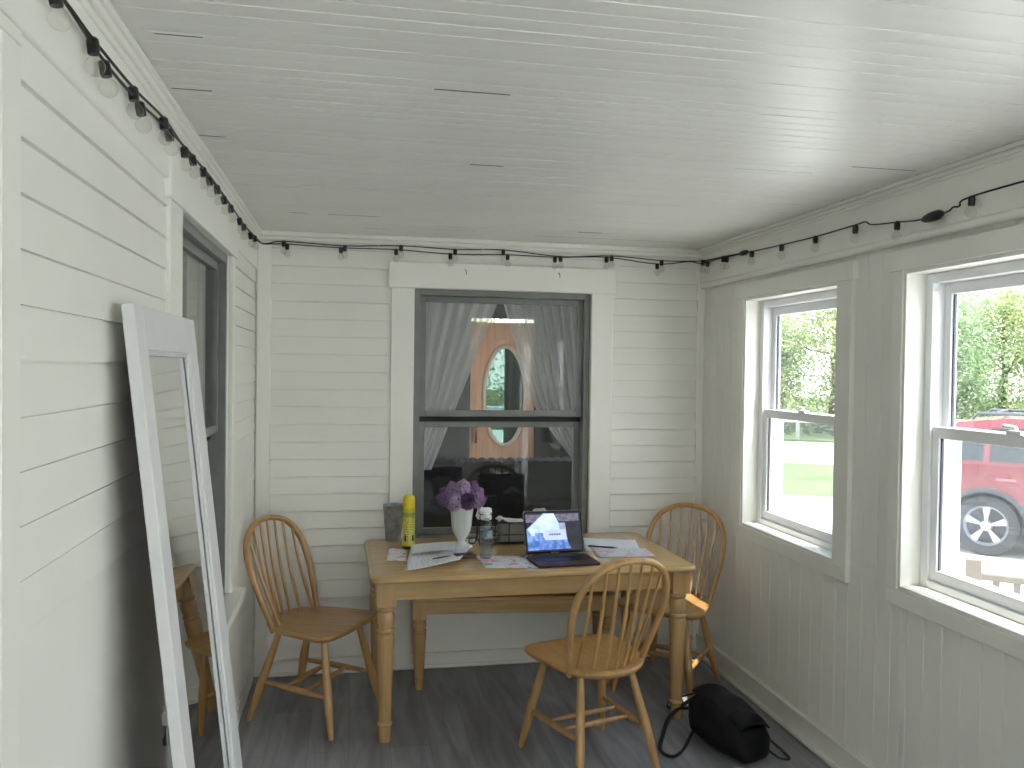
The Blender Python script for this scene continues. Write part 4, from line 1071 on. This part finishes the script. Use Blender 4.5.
bo.rotation_euler = (0,0,atan2(-.5,.866)); bo['kind'] = 'stuff'; tag(bo, 'low dark green shrubs behind the guard rail', 'shrubs')
# trees: three builds, copied along the far side of the road
def make_tree(seed, H, spread, leaves, lm, low):
    r = random.Random(seed)
    root = thing('tree', 'slender spring-green tree in the row beyond the road', 'tree', (0,0,0), 0, 'trees beyond the road')
    tr = MB(); pts = [(0,0,-.1)]; x = y = 0
    for k in range(1,8):
        x += r.uniform(-.12,.12); y += r.uniform(-.12,.12); pts.append((x,y,H*.92*k/7))
    tr.tube(pts, [.16*(1-k/8)+.02 for k in range(8)], 8)
    ends = []
    for k in range(15):
        f = r.uniform(low,.9); i = min(6,int(f*7)); p = Vector(pts[i]).lerp(Vector(pts[i+1]), f*7-i)
        a = r.uniform(0,2*pi); ln = spread*(1-.55*f)*r.uniform(.7,1.15)
        q = p + Vector((cos(a)*ln, sin(a)*ln, ln*r.uniform(.35,.9)))
        m_ = p.lerp(q,.5)+Vector((0,0,-.12*ln))
        tr.tube([p,m_,q], [.05*(1.1-f),.035*(1.1-f),.012], 6)
        ends += [m_, q, p.lerp(q,.75)]
    tr.build('trunk', bark, root, smooth=60)
    ends.append(Vector(pts[-1]))
    for k in range(10): ends.append(Vector((r.gauss(0,spread*.45), r.gauss(0,spread*.45), r.uniform(.3,1.7))))
    def fn(rr):
        c = rr.choice(ends); s = spread*.30
        return c + Vector((rr.gauss(0,s), rr.gauss(0,s), rr.gauss(0,s*.8)+.12))
    leafy(seed+50, leaves, fn, .088).build('foliage', lm, root, smooth=0)
    return root
protos = [make_tree(1, 5.6, 1.8, 9500, leafA, .06), make_tree(2, 4.6, 1.7, 9000, leafB, .05), make_tree(3, 6.2, 1.9, 9000, leafC, .08)]
spots = [(-20,33,1),(-16.5,36,0),(-13.5,32.5,2),(-11.0,35,1),(-8.6,33,0),(-6.4,36.5,2),(-4.6,32.6,1),(-2.4,34,0),(-.6,37,1),(1.2,33,2),(3.2,35.5,0),(5.2,32.5,1),(7.4,36,2),(9.2,33,0),(11.4,35,1),(13.4,32.5,2),(15.6,34,0),(18,36,2),(20,33,0),(22.6,35,1),(25,32.6,2),(27.5,34,0),
         (-10,41,0),(-5,42,1),(-1.5,41,2),(3,42,1),(7,41,0),(11,42,1),(16,41,2),(21,42,1),(26,41,0)]
r_ = random.Random(9); used = set()
for (a, d, k) in spots:
    p = rg @ Vector((a,d,GZ)); rz = r_.uniform(0,6.28); sc = r_.uniform(.88,1.12)
    if k not in used: o = protos[k]; used.add(k); o.location = p; o.rotation_euler = (0,0,rz)
    else: o = copy_tree(protos[k], p, rz)
    o.scale = (sc,sc,sc)
    o['label'] = {0:'slender spring-green tree in the row beyond the road', 1:'darker mid-green tree in the row beyond the road', 2:'yellow-green airy tree in the row beyond the road'}[k]
    o['group'] = {0:'spring-green trees beyond the road', 1:'mid-green trees beyond the road', 2:'yellow-green trees beyond the road'}[k]
# ---- red car
HX, HY = .672, -.740
car = thing('car', 'red sport utility car parked outside the nearer porch window', 'car', (7.33,8.48,GZ-.05), atan2(HY,HX))
# local frame: x forward, origin under the rear axle on the near side plane; near side faces -y (camera)
# width runs to +y
CW = 1.78
redm = paint('red_car_paint', (.15,.018,.028), .25, .05, 3, coat=.6)
glassm = paint('dark_car_glass', (.02,.025,.03), .06, .1, 3)
plast = paint('grey_car_plastic', (.05,.05,.055), .6, .1)
WR = .355; WB = 2.62
def arch(cx, r, a0, a1, n=12): return [(cx+r*cos(a0+(a1-a0)*k/n), WR+r*sin(a0+(a1-a0)*k/n)) for k in range(n+1)]
low_ = [(-.70,.42),(-.42,.40)] + arch(0,.43,pi+.02,0-.02) + [(.46,.30),(WB-.46,.30)] + arch(WB,.43,pi+.02,-.02) + [(WB+.44,.36),(WB+.80,.40)]
top_ = [(WB+.84,.62),(WB+.74,.88),(WB+.30,1.00),(1.95,1.06),(.2,1.08),(-.62,1.07),(-.76,.98),(-.79,.62)]
body = low_ + top_
def side(poly, inset, y): return [(x,y,z) for x,z in poly]
def shrink(poly, k, cx=1.3, cz=.7): return [(cx+(x-cx)*k, cz+(z-cz)*k) for x,z in poly]
mb = MB(); mb.rings([side(shrink(body,.985),0,.0+.0), side(body,0,.05), side(body,0,CW-.05), side(shrink(body,.985),0,CW)], cap=False)
for yy, fl_ in ((0,False),(CW,True)):
    pts = side(shrink(body,.985),0,yy); n = len(pts); mb.add(pts, [tuple(range(n))[::-1] if not fl_ else tuple(range(n))])
mb.build('car_body', redm, car, smooth=35)
cab = [(-.66,1.06),(-.50,1.40),(-.34,1.56),(.2,1.62),(1.0,1.60),(1.35,1.50),(2.0,1.06)]
def cabr(y, k): return [(x if z < 1.1 else x+.0, y+(k*(z-1.06)), z) for x,z in cab]
mb = MB(); mb.rings([cabr(.06,.28), cabr(CW-.06,-.28)]); mb.build('cabin', redm, car, smooth=35)
def win(poly, nm):
    b = MB(); a_ = [(x,.052+.28*(z-1.06),z) for x,z in poly]; c_ = [(x,.075+.28*(z-1.06),z) for x,z in poly]
    b.rings([a_,c_]); return b.build(nm, glassm, car, smooth=0)
win([(-.50,1.12),(-.05,1.12),(-.05,1.49),(-.30,1.48)], 'rear_quarter_window'); win([(.02,1.12),(.72,1.12),(.72,1.52),(.02,1.50)], 'rear_door_window'); win([(.80,1.12),(1.75,1.12),(1.30,1.46),(.80,1.52)], 'front_door_window')
for cx in (0, WB):
    for yy, nm in ((.12,'wheel'),(CW-.12,'wheel')):
        sg = -1 if yy < 1 else 1
        RX = Matrix.Translation((cx,yy,WR)) @ Matrix.Rotation(pi/2,4,'X')
        w_ = MB(RX); w_.lathe([(.235,-.10),(.30,-.115),(.345,-.095),(WR,-.06),(WR,.06),(.345,.095),(.30,.115),(.235,.10)], 40, caps=False)
        wo = w_.build(nm, paint('tyre_rubber', (.030,.030,.032), .8, .15, 20), car, smooth=40)
        q = MB(RX); s1 = .10 if yy < 1 else -.10
        q.lathe([(.238,s1*.2),(.238,s1*.95),(.226,s1*1.08),(.215,s1*.9),(.205,s1*.5)], 40, caps=False)
        q.lathe([(.001,s1*.95),(.055,s1*.95),(.065,s1*.75),(.07,s1*.3)], 24, caps=False)
        for k in range(5):
            a = 2*pi*k/5 + .3
            pa = [(cos(a-.26)*.05, sin(a-.26)*.05), (cos(a-.20)*.225, sin(a-.20)*.225), (cos(a+.20)*.225, sin(a+.20)*.225), (cos(a+.26)*.05, sin(a+.26)*.05)]
            z0, z1 = sorted((s1*.45, s1*.85)); q.prism(pa, z0, z1)
        q.build('alloy_rim', paint('alloy_silver', (.34,.35,.37), .35, metal=.5), wo, smooth=30)
        h = MB(RX); z0, z1 = sorted((-s1*.3, s1*.15)); h.lathe([(.001,z0),(.22,z0),(.22,z1),(.001,z1)], 30, caps=False); h.build('brake_disc', plast, wo)
for cx in (0, WB):
    for yy in (.0,):
        mb = MB(); a_ = arch(cx,.455,pi+.05,-.05,16); b_ = arch(cx,.40,pi+.05,-.05,16)
        mb.rings([[(x,-.012,z) for x,z in a_+b_[::-1]],[(x,.03,z) for x,z in a_+b_[::-1]]], cap=True); mb.build('wheel_arch_trim', plast, car, smooth=0)
        MB().box(cx-.42,.20,.10,cx+.42,CW-.20,.85).build('wheel_well', plast, car, smooth=0)
for x0 in (.10, 1.05):
    mb = MB(); mb.box(x0,-.03,.90,x0+.20,-.012,.93); mb.box(x0,-.02,.90,x0+.02,.01,.93); mb.box(x0+.18,-.02,.90,x0+.20,.01,.93); mb.build('door_handle', paint('handle_red', (.40,.10,.12), .25, coat=.5), car, bevel=.004)
for x0, nm in ((.46,'door_seam'),(.90,'door_seam'),(1.86,'door_seam')):
    mb = MB(); mb.box(x0-.004,-.002,.36 if x0 > .6 else .78,x0+.004,.01,1.08); mb.build(nm, plast, car, smooth=0)
mb = MB(); mb.box(.5,-.015,.28,WB-.48,.03,.36); mb.build('side_sill', plast, car, bevel=.01)
mb = MB(); mb.box(-.80,-.006,.72,-.60,.14,1.02); mb.build('tail_light', paint('tail_light_red', (.5,.02,.02), .15), car, bevel=.02)
mb = MB(); mb.box(-.84,.0,.38,-.60,CW,.62); mb.build('rear_bumper', plast, car, bevel=.04)
for yy in (.28, CW-.28):
    mb = MB(); mb.tube([(-.20,yy,1.60),(-.14,yy,1.67),(1.0,yy,1.68),(1.06,yy,1.60)], .018, 8); mb.build('roof_rail', paint('roof_rail_grey', (.10,.11,.13), .4, metal=.5), car)
mb = MB(); mb.tube([(.05,.28,1.68),(.05,CW-.28,1.68)], .018, 8); mb.tube([(.8,.28,1.68),(.8,CW-.28,1.68)], .018, 8); mb.build('cross_bar', plast, car)
# ---- weathered white steps rail just outside the nearer window
st = thing('step_rail', 'weathered tan picket rail by the porch steps outside the nearer window', 'railing', (4.0,4.72,GZ-.05), radians(-38))
wp = paint('weathered_tan_wood', (.125,.095,.070), .7, .15, 10, stretch=(1,1,.2))
for x in (0,1.15): MB().box(x-.045,-.045,0,x+.045,.045,.93).build('rail_post', wp, st, bevel=.006)
MB().box(.045,-.03,.80,1.105,.03,.84).build('top_rail', wp, st, bevel=.004)
MB().box(.045,-.025,.12,1.105,.025,.16).build('bottom_rail', wp, st, bevel=.004)
for k in range(9): MB().box(.11+.115*k,-.012,.13,.15+.115*k,.012,.83).build('picket', wp, st, bevel=.002)

# ------------------------------------------------------------------ daylight
W = bpy.data.worlds.new('sky'); scene.world = W; W.use_nodes = True
N = W.node_tree.nodes; L = W.node_tree.links
bg = N['Background']; tc = N.new('ShaderNodeTexCoord'); sx = N.new('ShaderNodeSeparateXYZ'); L.new(tc.outputs['Generated'], sx.inputs[0])
rp = N.new('ShaderNodeValToRGB'); L.new(sx.outputs['Z'], rp.inputs['Fac'])
e = rp.color_ramp.elements; e[0].position = 0; e[0].color = (1.0,.99,.96,1); e[1].position = .9; e[1].color = (.62,.78,1.0,1)
k = rp.color_ramp.elements.new(.3); k.color = (.92,.96,1.0,1)
L.new(rp.outputs['Color'], bg.inputs['Color']); bg.inputs['Strength'].default_value = SKY
sd = bpy.data.lights.new('sun', 'SUN'); sd.energy = SUN; sd.angle = .009; sd.color = (1,.94,.84)
so = bpy.data.objects.new('sun', sd); COL.objects.link(so); so.location = (6,-4,9)
so.rotation_euler = Vector((-.28,.32,-1)).to_track_quat('-Z','Y').to_euler()
scene.view_settings.view_transform = 'Standard'; scene.view_settings.look = 'None'
scene.view_settings.gamma = 1; scene.view_settings.use_curve_mapping = False
scene.view_settings.exposure = EXPO
scene.cycles.max_bounces = 14; scene.cycles.diffuse_bounces = 8; scene.cycles.transparent_max_bounces = 24
scene.cycles.sample_clamp_indirect = 6
